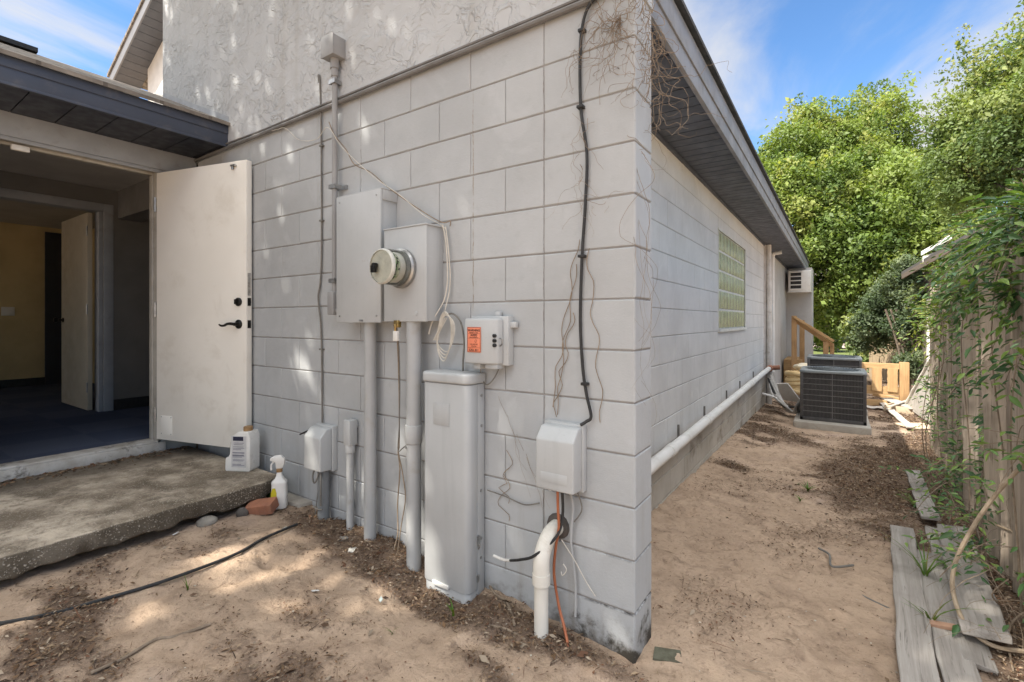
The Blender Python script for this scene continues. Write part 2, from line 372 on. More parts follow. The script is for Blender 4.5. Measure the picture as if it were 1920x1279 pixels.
def wood(name, c1, c2, c3, rough=.85, gs=1.0, axis=0):
    t = NT(name); sc_ = [26*gs]*3; sc_[axis] = 1.3*gs
    oi = t.n('ShaderNodeObjectInfo').outputs['Random']
    off = t.n('ShaderNodeCombineXYZ', {0: t.math('MULTIPLY', oi, 37), 1: t.math('MULTIPLY', oi, 91), 2: t.math('MULTIPLY', oi, 53)}).outputs[0]
    P0 = t.n('ShaderNodeVectorMath', {0: t.n('ShaderNodeTexCoord').outputs['Object'], 1: off}, operation='ADD').outputs[0]
    P = t.n('ShaderNodeMapping', {'Vector': P0, 'Scale': sc_}).outputs[0]
    g1 = t.noise(P, 1, 6, .65, 1.2); g2 = t.noise(P, 3.1, 4, .7, .6)
    big = t.noise(P0, 3.5, 4)
    c = t.mixc(t.ramp(g1, .3, .7), c1, c2); c = t.mixc(t.ramp(g2, .55, .72, 0, .75), c, c3); c = t.mixc(t.ramp(big, .45, .75, 0, .45), c, c3)
    t.set(col=c, rough=rough, spec=.25)
    t.bump(t.math('ADD', g1, t.math('MULTIPLY', g2, .7)), .55, .004); return t.m
M_GREYWOOD = wood('weathered_plank', (.40, .375, .345), (.29, .265, .24), (.12, .105, .09))
M_PICKET = wood('weathered_picket', (.50, .42, .34), (.34, .28, .225), (.11, .088, .07), axis=2, gs=1.3)
M_NEWWOOD = wood('new_lumber', (.50, .335, .17), (.40, .25, .12), (.24, .145, .07))
M_NEWWOODV = wood('new_lumber_upright', (.46, .29, .145), (.36, .22, .105), (.2, .12, .06), axis=2)
M_BARK = pm('bark', (.19, .15, .115), (.1, .08, .062), 9, .95, bump=.8, bscale=30, bdist=.02)

def foliage(name, trans=.28, rough=.5):
    t = NT(name)
    a = t.n('ShaderNodeAttribute', attribute_name='tint').outputs['Color']
    t.set(col=a, rough=rough, spec=.35)
    tr = t.n('ShaderNodeBsdfTranslucent', {'Color': t.mixc(1.0, a, (1.25, 1.3, .55), 'MULTIPLY')})
    mxs = t.n('ShaderNodeMixShader', {0: trans, 1: t.p.outputs[0], 2: tr.outputs[0]})
    t.t.links.new(mxs.outputs[0], t.o.inputs[0]); return t.m
M_LEAF = foliage('leaves', .36, .5)
M_GLOSSLEAF = foliage('glossy_leaves', .22, .38)
def litterm():
    t = NT('leaf_litter'); t.set(col=t.n('ShaderNodeAttribute', attribute_name='tint').outputs['Color'], rough=.9, spec=.15); return t.m
M_LITTER = litterm()

# ------------------------------------------------------------------ ground: one sheet to the horizon
def litter_mask(x, y):
    """0..1 where leaf litter lies thick"""
    x = np.asarray(x, float); y = np.asarray(y, float)
    n = fbm(x, y, 1.6, 4); n2 = fbm(x+9, y+4, 5, 3)
    m = np.zeros_like(x)
    b = lambda cx, cy, rx, ry, k=1.0: k*np.clip(1.35-np.sqrt(((x-cx)/rx)**2+((y-cy)/ry)**2), 0, 1)
    m = np.maximum(m, b(.95, 3.4, .50, 1.7))
    m = np.maximum(m, b(1.0, 4.6, .5, .9, .8))
    m = np.maximum(m, b(1.05, 2.2, .30, .9, .85))
    m = np.maximum(m, b(.45, 4.9, .5, .4, .6))
    m = np.maximum(m, b(-1.35, -.12, .75, .22, 1.1))
    m = np.maximum(m, b(-.45, -.18, .5, .14, .75))
    m = np.maximum(m, b(-1.85, -1.3, .5, .24, .8))
    m = np.maximum(m, b(-1.0, -.8, .6, .4, .38))
    m = np.maximum(m, b(-.45, -.42, .16, .09, .7))
    m = np.maximum(m, b(-2.15, -.8, .22, .45, .5))
    m = np.maximum(m, b(.4, 2.2, .9, 1.2, .26)); m = np.maximum(m, b(.1, .5, .5, .5, .16))
    m = np.maximum(m, b(-.15, 3.0, .2, .25, .45))
    m = np.maximum(m, b(.05, 2.2, .18, .12, .45))
    m = np.maximum(m, b(.35, 2.0, .3, .06, .5))
    m = np.maximum(m, b(-.2, 5.2, .3, 1.2, .8))
    m = np.maximum(m, np.clip((x-.92)*2.6, 0, .9)*(y < 9)*(y > -1.5))
    m = np.maximum(m, .55*((y > 6.5) & (y < 13)))
    m2 = np.maximum(np.maximum(b(.92, 3.3, .42, 1.35), b(-1.45, -.1, .70, .17, 1.1)), np.maximum(b(-.5, -.1, .6, .09, .9), np.clip((x-1.0)*4, 0, 1)*(y < 6)*(y > .2)))*np.clip(.25+1.5*fbm(x+2, y+6, 6, 4), 0, 1)
    n3 = fbm(x*.9+y*.5+3, y*1.5-x*.4, 3.2, 4)
    return np.clip(np.maximum(m2*.85, m*np.clip((n3-.30)*4.2, 0.05, 1.25)*(.45+1.0*n)*(.55+.9*n2)), 0, 1)
def lin(a, b, n): return list(np.linspace(a, b, n, endpoint=False))
xs = np.array(sorted(set([-400, -150, -70, -40, -25, -15, -10, -8, -6.5, -5.2, -4.4] + lin(-3.8, -2.4, 30) + lin(-2.4, 1.7, 240) + [1.75, 1.9, 2.2, 2.6, 3.2, 4, 5.5, 8, 12, 20, 40, 80, 200, 400])))
ys = np.array(sorted(set([-400, -150, -60, -30, -15, -9, -6, -4, -3, -2.4] + lin(-2.0, -1.5, 8) + lin(-1.5, 2.5, 220) + lin(2.5, 6, 110) + lin(6, 12, 70) + [12.5, 13.5, 15, 17, 20, 24, 28, 34, 45, 70, 120, 200, 400])))
X, Y = np.meshgrid(xs, ys)
Z = ground_z(X, Y)
core = ((X > -4) & (X < 2) & (Y > -2.4) & (Y < 13)).astype(float)
Z = Z + core*((fbm(X*1.0, Y*.8, 1.6, 3)-.5)*.035 + (fbm(X+5, Y+7, 9, 4)-.5)*.030 + (fbm(X, Y+3, 30, 2)-.5)*.008)
LM = litter_mask(X, Y)*core
Z += LM*.012 - .062*np.exp(-((X+.86)/.22)**4-((Y+.20)/.16)**2) + .03*np.exp(-((X+1.3)/.28)**2-((Y+.02)/.10)**2)
for _ in range(150):                                   # footprints and scuffs
    cx, cy = random.uniform(-2.1, 1.0), random.uniform(-1.4, 4.5); a = random.uniform(0, 3.1); rx, ry = random.uniform(.05, .13), random.uniform(.03, .055)
    dx = (X-cx)*math.cos(a)+(Y-cy)*math.sin(a); dy = -(X-cx)*math.sin(a)+(Y-cy)*math.cos(a)
    q = (dx/rx)**2+(dy/ry)**2; Z -= random.uniform(.007, .022)*np.exp(-q) - .005*np.exp(-(q-2.2)**2)
def gz(x, y):                                         # height of the finished sheet
    i = np.clip(np.searchsorted(xs, x)-1, 0, len(xs)-2); j = np.clip(np.searchsorted(ys, y)-1, 0, len(ys)-2)
    fx = (x-xs[i])/(xs[i+1]-xs[i]); fy = (y-ys[j])/(ys[j+1]-ys[j])
    return (Z[j, i]*(1-fx)+Z[j, i+1]*fx)*(1-fy)+(Z[j+1, i]*(1-fx)+Z[j+1, i+1]*fx)*fy
nx, ny = len(xs), len(ys)
V = np.stack([X.ravel(), Y.ravel(), Z.ravel()], 1)
ii = (np.arange(ny-1)[:, None]*nx+np.arange(nx-1)[None, :]).ravel()
Q = np.stack([ii, ii+1, ii+1+nx, ii+nx], 1)
grassm = ((Y > 18).astype(float)).ravel()
tint = np.stack([LM.ravel(), grassm, np.zeros(nx*ny)], 1)
def sandm():
    t = NT('sand_and_soil'); P = t.pos('Object')
    at = t.n('ShaderNodeSeparateColor', {0: t.n('ShaderNodeAttribute', attribute_name='tint').outputs['Color']})
    n1 = t.noise(P, 1.3, 6, .6); n2 = t.noise(P, 6, 7, .65, .3); n3 = t.noise(P, 45, 5, .7)
    c = t.mixc(t.ramp(n1, .3, .7), (.54, .405, .295), (.43, .318, .228))
    c = t.mixc(t.ramp(n2, .48, .74, 0, .6), c, (.28, .2, .14))
    c = t.mixc(t.ramp(t.noise(P, 2.1, 4), .56, .75, 0, .5), c, (.46, .355, .30))
    c = t.mixc(t.ramp(t.noise(P, 3.4, 6, .7, .6), .52, .70, 0, .5), c, (.27, .195, .145))
    c = t.mixc(t.ramp(t.noise(P, 15, 6, .72, .5), .52, .70, 0, .65), c, (.21, .15, .108))
    c = t.mixc(t.ramp(t.noise(P, 11, 5, .65, .3), .6, .75, 0, .35), c, (.52, .41, .31))
    c = t.mixc(t.ramp(n3, .58, .72, 0, .6), c, (.16, .105, .07))
    lm = t.ramp(t.math('ADD', at.outputs[0], t.math('MULTIPLY', t.math('SUBTRACT', n3, .5), .5)), .12, .6, 0, .88)
    c = t.mixc(lm, c, t.mixc(n2, (.21, .145, .105), (.10, .07, .052)))
    c = t.mixc(at.outputs[1], c, t.mixc(n2, (.10, .14, .04), (.16, .18, .06)))
    t.set(col=c, rough=.97, spec=.15)
    b = t.bump(t.noise(P, 13, 7, .7, .4), .9, .03); b = t.bump(n3, .9, .010, b); t.bump(t.noise(P, 420, 2, .6), .5, .0016, b)
    return t.m
grd = npmesh('ground', V, Q, sandm(), tint=tint, smooth=True, ang=80); tag(grd, 'bare tan sand and soil yard around the building', 'ground', kind='structure')

# ------------------------------------------------------------------ the building
house = thing('block_building', 'pale grey concrete block building with stucco gable, slate blue eaves and open cream door', 'building')
COURSE = [-.2724+.2032*k for k in range(15)]          # up to z = 2.572
def block_face(mb, O, U, N, rows, joints, u0, u1, g=.0032, b=.0045, dep=.008, skip=None, gv=.0016):
    """rounded block faces standing proud of a mortar bed"""
    O = Vector(O); U = Vector(U); N = Vector(N); Zv = Vector((0, 0, 1))
    for k in range(len(rows)-1):
        z0, z1 = rows[k], rows[k+1]; js = [u0]+[j for j in joints(k) if u0+.03 < j < u1-.03]+[u1]
        cuts = list(zip(js, js[1:]))
        if skip: cuts = [q for a, c in cuts for q in skip(a, c, z0, z1)]
        for a, c in cuts:
            jt = [random.uniform(-.0012, .0012) for _ in range(4)]
            def p(u, z, d): return O+U*u+Zv*z+N*d
            gl = gv if a > u0+.001 else g; gr = gv if c < u1-.001 else g
            rg = lambda d, e: [p(a+gl+e, z0+g+e, d), p(c-gr-e, z0+g+e, d), p(c-gr-e, z1-g-e, d), p(a+gl+e, z1-g-e, d)]
            outer = rg(-dep, 0); mid = rg(-b, 0); m2 = rg(-b*.3, b*.3)
            inn = [q+N*t_ for q, t_ in zip(rg(0, b), jt)]
            fs = []
            for q in range(3): fs += [(q*4+i, q*4+(i+1) % 4, (q+1)*4+(i+1) % 4, (q+1)*4+i) for i in range(4)]
            mb.add(outer+mid+m2+inn, fs+[(12, 13, 14, 15)])
B = .4064
mb = MB()
def jf(k):
    k2 = k-2                                            # row index counted from the joint at z = .134
    return [B*i for i in range(1, 12)] if k2 % 2 else [B, B*1.5]+[B*(i+.5) for i in range(2, 12)]
block_face(mb, (0, 0, 0), (-1, 0, 0), (0, -1, 0), COURSE, jf, 0, 3.66)
block_face(mb, (0, 0, 0), (0, 1, 0), (1, 0, 0), COURSE, lambda k: [], 0, .203, g=.0035)
mb.build('block_wall', M_CMU, house, smooth=True, ang=9)
mb = MB(); mb.box((-3.66, .0052, -.5), (-.0052, .195, 2.60)); mb.build('mortar', M_MORT, house, smooth=False)
# stucco gable above
mb = MB()
RS = .5                                                # roof slope
mb.prism([(-4.3, 2.545), (.008, 2.56), (.008, 2.80), (-4.3, 2.80+4.31*RS)], 'y', -.012, .2)
mb.build('stucco_gable', M_STUCCO, house)
mb = MB(); mb.tube([(-4.25, -.018, 2.556), (-3.0, -.02, 2.557), (-1.5, -.021, 2.556), (-.16, -.02, 2.558)], .013, 8)
mb.tube([(-3.15, -.026, 2.585), (-2.6, -.022, 2.578), (-1.9, -.023, 2.58), (-.7, -.022, 2.578), (-.16, -.022, 2.58)], .007, 6, 3)
mb.build('drip_screed', pm('weathered_screed', (.20, .195, .19), (.14, .135, .13), 6, .7), house)
# side wall (recessed behind the wing wall)
SX = -.406; WY0, WY1, WZ0, WZ1 = 3.68, 5.47, 1.17, 2.235
def sj(k):
    o = 0 if k % 2 else B/2
    return [o+B*i for i in range(0, 30)]
def skipw(a, c, z0, z1):
    if z1 <= WZ0+.04 or z0 >= WZ1-.02 or c <= WY0 or a >= WY1: return [(a, c)]
    return [q for q in ((a, min(c, WY0-.012)), (max(a, WY1+.012), c)) if q[1]-q[0] > .02]
mb = MB()
block_face(mb, (SX, 0, 0), (0, 1, 0), (1, 0, 0), COURSE[3:], sj, .203, 7.72, g=.003, b=.004, dep=.007, skip=skipw, gv=.0007)
block_face(mb, (SX, 0, 0), (0, 1, 0), (1, 0, 0), [WZ1+.012, COURSE[13]], lambda k: [WY0+.3, WY0+.7, WY0+1.1, WY0+1.5], WY0-.01, WY1+.01, g=.003, b=.004, dep=.007, gv=.0007)
mb.build('side_block_wall', M_SIDE, house, ang=9); mb = MB()
mb.box((SX-.2, .203, .32), (SX-.0045, WY0, 2.6)); mb.box((SX-.2, WY1, .32), (SX-.0045, 7.74, 2.6))
mb.box((SX-.2, WY0, .32), (SX-.0045, WY1, WZ0)); mb.box((SX-.2, WY0, WZ1), (SX-.0045, WY1, 2.6))
mb.build('mortar', M_MORT2, house, smooth=False)
mb = MB(); mb.box((SX-.2, 7.74, -.4), (SX-.012, 12.3, 2.6)); mb.box((SX-.2, 12.3, -.4), (.12, 13.2, 2.578))
mb.build('rendered_wall', pm('smooth_render', (.55, .545, .54), None, 2, .75, bump=.2, bscale=60, dirt=(.42, .39, .36), damt=.3), house)
mb = MB()
block_face(mb, (SX+.02, 0, 0), (0, 1, 0), (1, 0, 0), [-.5, -.2, -.02, .155, .325], sj, .203, 7.75, g=.004, b=.004, dep=.007)
mb.box((SX-.18, .203, -.6), (SX+.013, 7.76, .33))
mb.build('foundation', M_FOUND, house, ang=9)
# glass block window
win = MB()
win.box((SX-.06, WY0-.02, WZ0-.03), (SX+.022, WY1+.02, WZ0))                                    # sill
win.box((SX-.06, WY0-.02, WZ1), (SX+.006, WY1+.02, WZ1+.018)); win.box((SX-.06, WY0-.018, WZ0), (SX+.006, WY0, WZ1)); win.box((SX-.06, WY1, WZ0), (SX+.006, WY1+.018, WZ1))
win.box((SX-.08, WY0, WZ0), (SX-.011, WY1, WZ1))
win = win.build('glass_block_window', pm('white_mortar', (.66, .66, .62), None, 8, .8, bump=.2), house)
mb = MB(); bw = (WY1-WY0)/9; bh = (WZ1-WZ0)/5
for i in range(9):
    for j in range(5):
        y0 = WY0+i*bw+.009; z0 = WZ0+j*bh+.009; y1 = y0+bw-.018; z1 = z0+bh-.018
        mb.box((SX-.05, y0, z0), (SX-.004, y1, z1))
def glassm():
    t = NT('glass_block'); P = t.pos('Object')
    wv = t.n('ShaderNodeTexWave', {'Vector': P, 'Scale': 9, 'Distortion': 4, 'Detail': 2}, bands_direction='Y').outputs[1]
    c = t.mixc(t.ramp(t.noise(P, 16, 3), .3, .7), (.50, .52, .30), (.30, .33, .18)); c = t.mixc(t.ramp(wv, .3, .8, 0, .4), c, (.52, .53, .36))
    t.set(col=c, rough=.12, spec=.6); t.bump(wv, .35, .01); return t.m
mb.build('pane', glassm(), win, bevel=.012, seg=3)

# right-hand eave: soffit, fascia, roof
EZ = 2.575; EX = .0
mb = MB()
y = .206
while y < 13.2:
    mb.box((SX-.0, y, EZ), (EX-.03, min(y+.120, 13.2), EZ+.012)); y += .131
mb.box((SX-.0, .206, EZ+.008), (EX-.03, 13.2, EZ+.02))
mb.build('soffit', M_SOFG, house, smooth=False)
mb = MB(); mb.box((EX-.03, .206, EZ-.02), (EX-.004, 13.25, EZ+.20)); mb.box((EX-.004, .206, EZ+.075), (EX+.006, 13.25, EZ+.205))
mb.box((EX-.03, -.02, EZ+.16), (EX+.012, .206, EZ+.23))
mb.build('fascia', M_FASC, house, bevel=.002)
mb = MB()
t0 = EZ+.205
mb.prism([(EX+.035, t0), (EX+.035, t0+.022), (-4.34, t0+.022+4.375*RS), (-4.34, t0+4.375*RS)], 'y', -.05, 13.3)
mb.build('roof', pm('dark_shingle_edge', (.07, .068, .066), (.04, .04, .04), 9, .95, bump=.4), house, smooth=False)
mb = MB(); mb.box((SX-.004, .21, EZ-.024), (SX+.02, 12.28, EZ-.002)); mb.build('soffit_trim', M_SOFG, house)

# door wing on the left
DX = -3.68; FLOOR = .33; OY0, OY1, OZ0, OZ1 = -1.17, -.247, .343, 2.405
mb = MB()
mb.box((DX-.16, OY1, -.1), (DX, -.001, 2.62)); mb.box((DX-.16, -5.6, -.1), (DX, OY0, 2.62)); mb.box((DX-.16, OY0, OZ1+.03), (DX, OY1, 2.62)); mb.box((DX-.16, OY0, -.1), (DX, OY1, .25))
mb.build('wing_wall', M_CMU, house)
mb = MB()                                              # header board and casing
mb.box((DX, -5.6, 2.425), (DX+.024, -.012, 2.575)); mb.box((DX+.0, -5.6, 2.40), (DX+.012, -.012, 2.425))
mb.build('header_board', M_TRIM, house, bevel=.003)
mb = MB()
mb.box((DX-.14, OY1-.03, OZ0), (DX+.006, OY1, OZ1+.03)); mb.box((DX-.14, OY0, OZ0), (DX+.006, OY0+.03, OZ1+.03)); mb.box((DX-.14, OY0+.03, OZ1), (DX+.006, OY1-.03, OZ1+.03))
mb.box((DX-.10, OY0+.03, OZ1-.018), (DX-.05, OY1-.03, OZ1)); mb.box((DX-.10, OY1-.042, OZ0), (DX-.05, OY1-.03, OZ1-.018))
mb.build('door_frame', pm('dusty_frame_paint', (.42, .40, .36), (.34, .32, .28), 6, .5, dirt=(.2, .17, .13), damt=.5), house, bevel=.002)
mb = MB(); mb.box((DX-.16, OY0, .25), (DX+.035, OY1+.02, OZ0-.012)); mb.box((DX-.12, OY0+.03, OZ0-.012), (DX+.03, OY1-.03, OZ0+.004))
mb.build('threshold', pm('scuffed_white_threshold', (.50, .48, .45), (.36, .33, .29), 9, .7, bump=.3, dirt=(.07, .055, .04), damt=.95, dscale=13), house, bevel=.003)
mb = MB(); mb.box((DX-.03, -1.06, 2.352), (DX+.004, -.975, 2.386)); mb.build('door_sensor', M_WHITEP, house, bevel=.004)
# eave of the wing
WX = -3.13; WS = .42
mb = MB(); y = -5.6
while y < -.02:
    mb.box((DX+.024, y, 2.575), (WX-.02, min(y+.20, -.014), 2.588)); y += .206
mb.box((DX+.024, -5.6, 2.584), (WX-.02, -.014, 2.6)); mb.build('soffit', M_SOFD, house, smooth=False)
mb = MB(); mb.box((WX-.022, -5.6, 2.565), (WX-.004, -.013, 2.72)); mb.box((WX-.004, -5.6, 2.66), (WX+.004, -.013, 2.722)); mb.box((WX-.004, -5.6, 2.562), (WX+.003, -.013, 2.578))
mb.build('fascia', M_BLUE, house, bevel=.002)
mb = MB()
mb.prism([(WX+.03, 2.715), (WX+.03, 2.74), (-4.72, 2.74+(4.72+WX+.03)*WS), (-9.3, 2.76), (-9.3, 2.73), (-4.72, 2.715+(4.72+WX+.03)*WS)], 'y', -5.7, -.012)
mb.build('shingle_roof', M_SHING, house, smooth=False)
mb = MB()
for k in range(26): mb.box((WX-.02-k*.062+.03, -5.7, 2.742+k*.062*WS-.002), (WX-.02-k*.062+.034, -.013, 2.742+k*.062*WS+.004))
mb.build('shingle_course', M_SHING, house, smooth=False)
mb = MB(); mb.box((-4.76, -5.7, 3.40), (-4.62, -.75, 3.435)); mb.build('ridge_vent', M_RUBBER, house)
# flashing where roof meets stucco
mb = MB(); mb.prism([(WX+.01, 2.745), (WX+.01, 2.79), (-4.3, 2.79+1.18*WS), (-4.3, 2.745+1.18*WS)], 'y', -.0145, -.0125); mb.build('flashing', M_TRIM, house)

# rooms behind the open door
M_WALLD = pm('dim_grey_wall', (.20, .195, .185), None, 3, .8)
M_YEL = pm('pale_yellow_wall', (.62, .50, .27), None, 3, .8)
def carpet():
    t = NT('blue_grey_carpet_tiles'); P = t.pos('Object')
    ch = t.n('ShaderNodeTexChecker', {'Vector': P, 'Scale': 2.0}).outputs[1]
    c = t.mixc(t.math('MULTIPLY', ch, .5), (.075, .09, .135), (.11, .125, .17)); c = t.mixc(t.ramp(t.noise(P, 300, 2), .4, .7, 0, .6), c, (.03, .035, .05))
    t.set(col=c, rough=1, spec=.05); t.bump(t.noise(P, 350, 2), .5, .003); return t.m
IX = -5.6
mb = MB(); mb.box((-9.4, -5.4, .26), (DX-.161, 2.2, FLOOR)); mb.build('carpet', carpet(), house)
mb = MB(); mb.box((-9.4, -5.5, 2.62), (DX-.161, 2.2, 2.70)); mb.build('ceiling', pm('ceiling_paint', (.5, .49, .46), None, 3, .9), house)
mb = MB()
mb.box((IX-.12, .0, FLOOR), (IX, 2.2, 2.62)); mb.box((IX-.12, -.96, FLOOR+2.1), (IX, 0, 2.62)); mb.box((IX-.12, -5.4, FLOOR), (IX, -.96, 2.62))
mb.box((IX, 2.0, FLOOR), (DX-.16, 2.2, 2.62)); mb.box((DX-.16, .0, FLOOR), (DX-.04, 2.0, 2.62))
mb.box((IX, .05, 2.33), (DX-.165, .25, 2.62))
mb.build('hall_wall', M_WALLD, house)
mb = MB(); mb.box((IX, .0, FLOOR), (IX+.014, 2.0, FLOOR+.11)); mb.build('baseboard', M_RUBBER, house); mb = MB(); mb.box((-8.9, -4, FLOOR), (-8.886, .17, FLOOR+.11)); mb.build('baseboard', M_RUBBER, house)
mb = MB(); mb.box((-9.05, -4.0, FLOOR), (-8.9, 1.2, 2.62)); mb.box((-8.9, .62, FLOOR), (IX-.12, .75, 2.62))
mb.box((-8.9, -4.1, FLOOR), (-8.6, -4.0, 2.62)); mb.box((-6.0, -4.1, FLOOR), (IX-.12, -4.0, 2.62)); mb.box((-8.6, -4.1, FLOOR), (-6.0, -4.0, 1.0))  # gap in this unseen wall added to let daylight into the room
mb.build('room_wall', M_YEL, house)
mb = MB(); mb.box((-8.899, .17, FLOOR), (-8.87, .6, 2.55)); mb.build('dark_opening_panel', M_SOFD, house)  # solid panel, its dark colour standing in for the shade of an opening
mb = MB(); mb.box((-8.899, -.27, 1.33), (-8.885, -.14, 1.45)); mb.build('light_switch', M_DOOR, house, bevel=.003)
mb = MB()
mb.box((IX, -.07, FLOOR), (IX+.02, .01, FLOOR+2.13)); mb.box((IX, -1.03, FLOOR+2.05), (IX+.02, -.07, FLOOR+2.13)); mb.box((IX-.13, -.105, FLOOR), (IX, -.07, FLOOR+2.05)); mb.box((IX-.13, -.96, FLOOR+2.05), (IX, -.07, FLOOR+2.09)); mb.box((IX, -1.03, FLOOR), (IX+.02, -.95, FLOOR+2.05))
mb.build('inner_door_frame', M_TRIM, house, bevel=.003)
idr = MB(); idr.box((-6.58, -.17, FLOOR+.015), (-5.70, -.13, FLOOR+2.04)); idr = idr.build('inner_door', pm('inner_door_cream', (.52, .47, .37), None, 3, .4), house, bevel=.003)
mb = MB(); mb.lathe([(.026, 0), (.026, .008), (.012, .012), (.012, .045), (.026, .05), (.03, .065), (.02, .08), (.001, .082)], (-6.51, -.17, FLOOR+.94), (0, -1, 0), 16); mb.build('door_knob', M_BLACK, idr)
for zz in (.25, 1.05, 1.85):
    mb = MB(); mb.tube([(-5.69, -.176, FLOOR+zz-.05), (-5.69, -.176, FLOOR+zz+.05)], .008, 8); mb.box((-5.725, -.174, FLOOR+zz-.05), (-5.69, -.17, FLOOR+zz+.05)); mb.build('hinge', M_STEEL, idr)

# the open outer door (local: x along its width from the hinge, -y the face seen)
DA = math.atan2(.228, .9)
Mdoor = Matrix.Translation((DX+.015, -.262, 0)) @ Matrix.Rotation(DA, 4, 'Z')
DW, DT = .912, .045
mb = MB(); mb.box((0, -DT/2, .362), (DW, DT/2, 2.392), Mdoor); door = mb.build('door', M_DOOR, house, bevel=.002)
mb = MB()                                             # lever handle
zl = 1.24
mb.lathe([(.032, 0), (.032, .006), (.026, .012), (.012, .014), (.012, .04), (.0, .042)], Mdoor @ Vector((DW-.07, -DT/2, zl)), Mdoor.to_3x3() @ Vector((0, -1, 0)), 20)
mb.tube([Mdoor @ Vector((DW-.07-a, -DT/2-.042-b, zl+c)) for a, b, c in ((-.006, 0, 0), (.02, .006, .004), (.05, .008, .002), (.085, .006, -.01), (.115, .004, -.010), (.135, .003, -.002))], [.011, .011, .009, .0085, .0075, .005], 10, 4)
mb.build('door_handle', M_BLACK, door)
mb = MB(); mb.lathe([(.03, 0), (.03, .01), (.022, .016), (.001, .017)], Mdoor @ Vector((DW-.07, -DT/2, 1.397)), Mdoor.to_3x3() @ Vector((0, -1, 0)), 20)
mb.box((DW-.075, -DT/2-.036, 1.38), (DW-.065, -DT/2-.014, 1.414), Mdoor); mb.build('deadbolt', M_BLACK, door, bevel=.001)
for zz in (1.397, zl):
    mb = MB(); mb.box((DW, -.013, zz-.028), (DW+.003, .013, zz+.028), Mdoor); mb.box((DW+.003, -.006, zz-.01), (DW+.012, .006, zz+.01), Mdoor); mb.build('latch_plate', M_BLACK, door)
mb = MB(); mb.box((DW, -.012, 1.44), (DW+.002, .012, 1.60), Mdoor); mb.build('edge_plate', pm('scratched_plate', (.5, .49, .46), (.3, .28, .25), 40, .5, metal=.5), door)
mb = MB(); mb.box((.05, -DT/2-.003, .40), (.17, -DT/2, .545), Mdoor); mb.build('patch_plate', M_DOOR, door, bevel=.002)
for a, b in ((.058, .41), (.162, .41), (.058, .535), (.162, .535)):
    mb = MB(); mb.lathe([(.004, 0), (.004, .0045), (.001, .005)], Mdoor @ Vector((a, -DT/2, b)), Mdoor.to_3x3() @ Vector((0, -1, 0)), 8); mb.build('screw', M_STEEL, door)
mb = MB(); mb.box((DW-.13, -DT/2-.02, 2.352), (DW-.09, -DT/2, 2.364), Mdoor); mb.lathe([(.008, 0), (.008, .02), (.001, .021)], Mdoor @ Vector((DW-.12, -DT/2-.01, 2.352)), (0, 0, -1), 8); mb.build('stay_bracket', M_STEEL, door)
for zz in (.55, 1.35, 2.15):
    mb = MB(); mb.tube([Mdoor @ Vector((-.006, -.03, zz-.055)), Mdoor @ Vector((-.006, -.03, zz+.055))], .009, 8); mb.build('hinge', M_STEEL, door)

# far gable of the taller part behind
GY = 2.2
def rk(u, v, y): return onY(u, v, y)
Pl = rk(205, 153, GY); s_ = .485
def rz_(x, dz=0): return Pl.z+(x-Pl.x)*s_+dz
x1 = Pl.x+5.5
mb = MB(); mb.prism([(Pl.x+.0, rz_(Pl.x)-.12), (Pl.x, rz_(Pl.x)+.14), (x1, rz_(x1)+.14), (x1, rz_(x1)-.12)], 'y', GY, GY+.03)
mb.build('rake_board', pm('slate_rake', (.17, .175, .19), None, 4, .5), house)
mb = MB()
x = Pl.x+.02
while x < x1-.1:
    mb.prism([(x, rz_(x)-.09), (x, rz_(x)-.06), (x+.185, rz_(x+.185)-.06), (x+.185, rz_(x+.185)-.09)], 'y', GY+.03, GY+.55); x += .195
mb.prism([(Pl.x, rz_(Pl.x)-.065), (Pl.x, rz_(Pl.x)-.03), (x1, rz_(x1)-.03), (x1, rz_(x1)-.065)], 'y', GY+.03, GY+.55)
mb.build('soffit', M_SOFR, house, smooth=False)
mb = MB(); mb.prism([(Pl.x-.06, rz_(Pl.x)+.11), (Pl.x-.06, rz_(Pl.x)+.18), (x1, rz_(x1)+.19), (x1, rz_(x1)+.13)], 'y', GY-.03, GY+4); mb.build('upper_roof', M_SHING, house, smooth=False)
mb = MB(); mb.prism([(Pl.x+.75, 2.3), (Pl.x+.75, rz_(Pl.x+.75)-.07), (x1, rz_(x1)-.07), (x1, 2.3)], 'y', GY+.5, GY+.7); mb.build('upper_wall', pm('white_siding', (.66, .66, .65), None, 4, .6, bump=.05), house)
pp = onY(295, 190, GY+.3)
mb = MB(); mb.box((pp.x-.15, GY+.2, pp.z-.4), (pp.x+.12, GY+.5, pp.z+.12)); mb.build('vent_box', M_WHITEP, house, bevel=.01)

# conduits fixed to the side wall
mb = MB(); mb.tube([(SX+.07, 7.6, -.2), (SX+.07, 7.6, 1.3), (SX+.06, 7.6, 2.57)], .045, 10); mb.box((SX, 7.50, -.3), (SX+.022, 7.72, 2.57))
mb.build('wall_chase', pm('peeling_white_paint', (.62, .60, .57), (.5, .47, .43), 8, .7, bump=.2, dirt=(.3, .24, .18), damt=.6), house)
mb = MB(); mb.tube([(SX+.05, 8.35, .3), (SX+.05, 8.35, 1.6), (SX+.05, 8.35, 2.42), (SX+.07, 8.35, 2.5), (SX+.2, 8.35, 2.52)], .035, 10, 3); mb.build('vent_pipe', M_WPIPE, house)

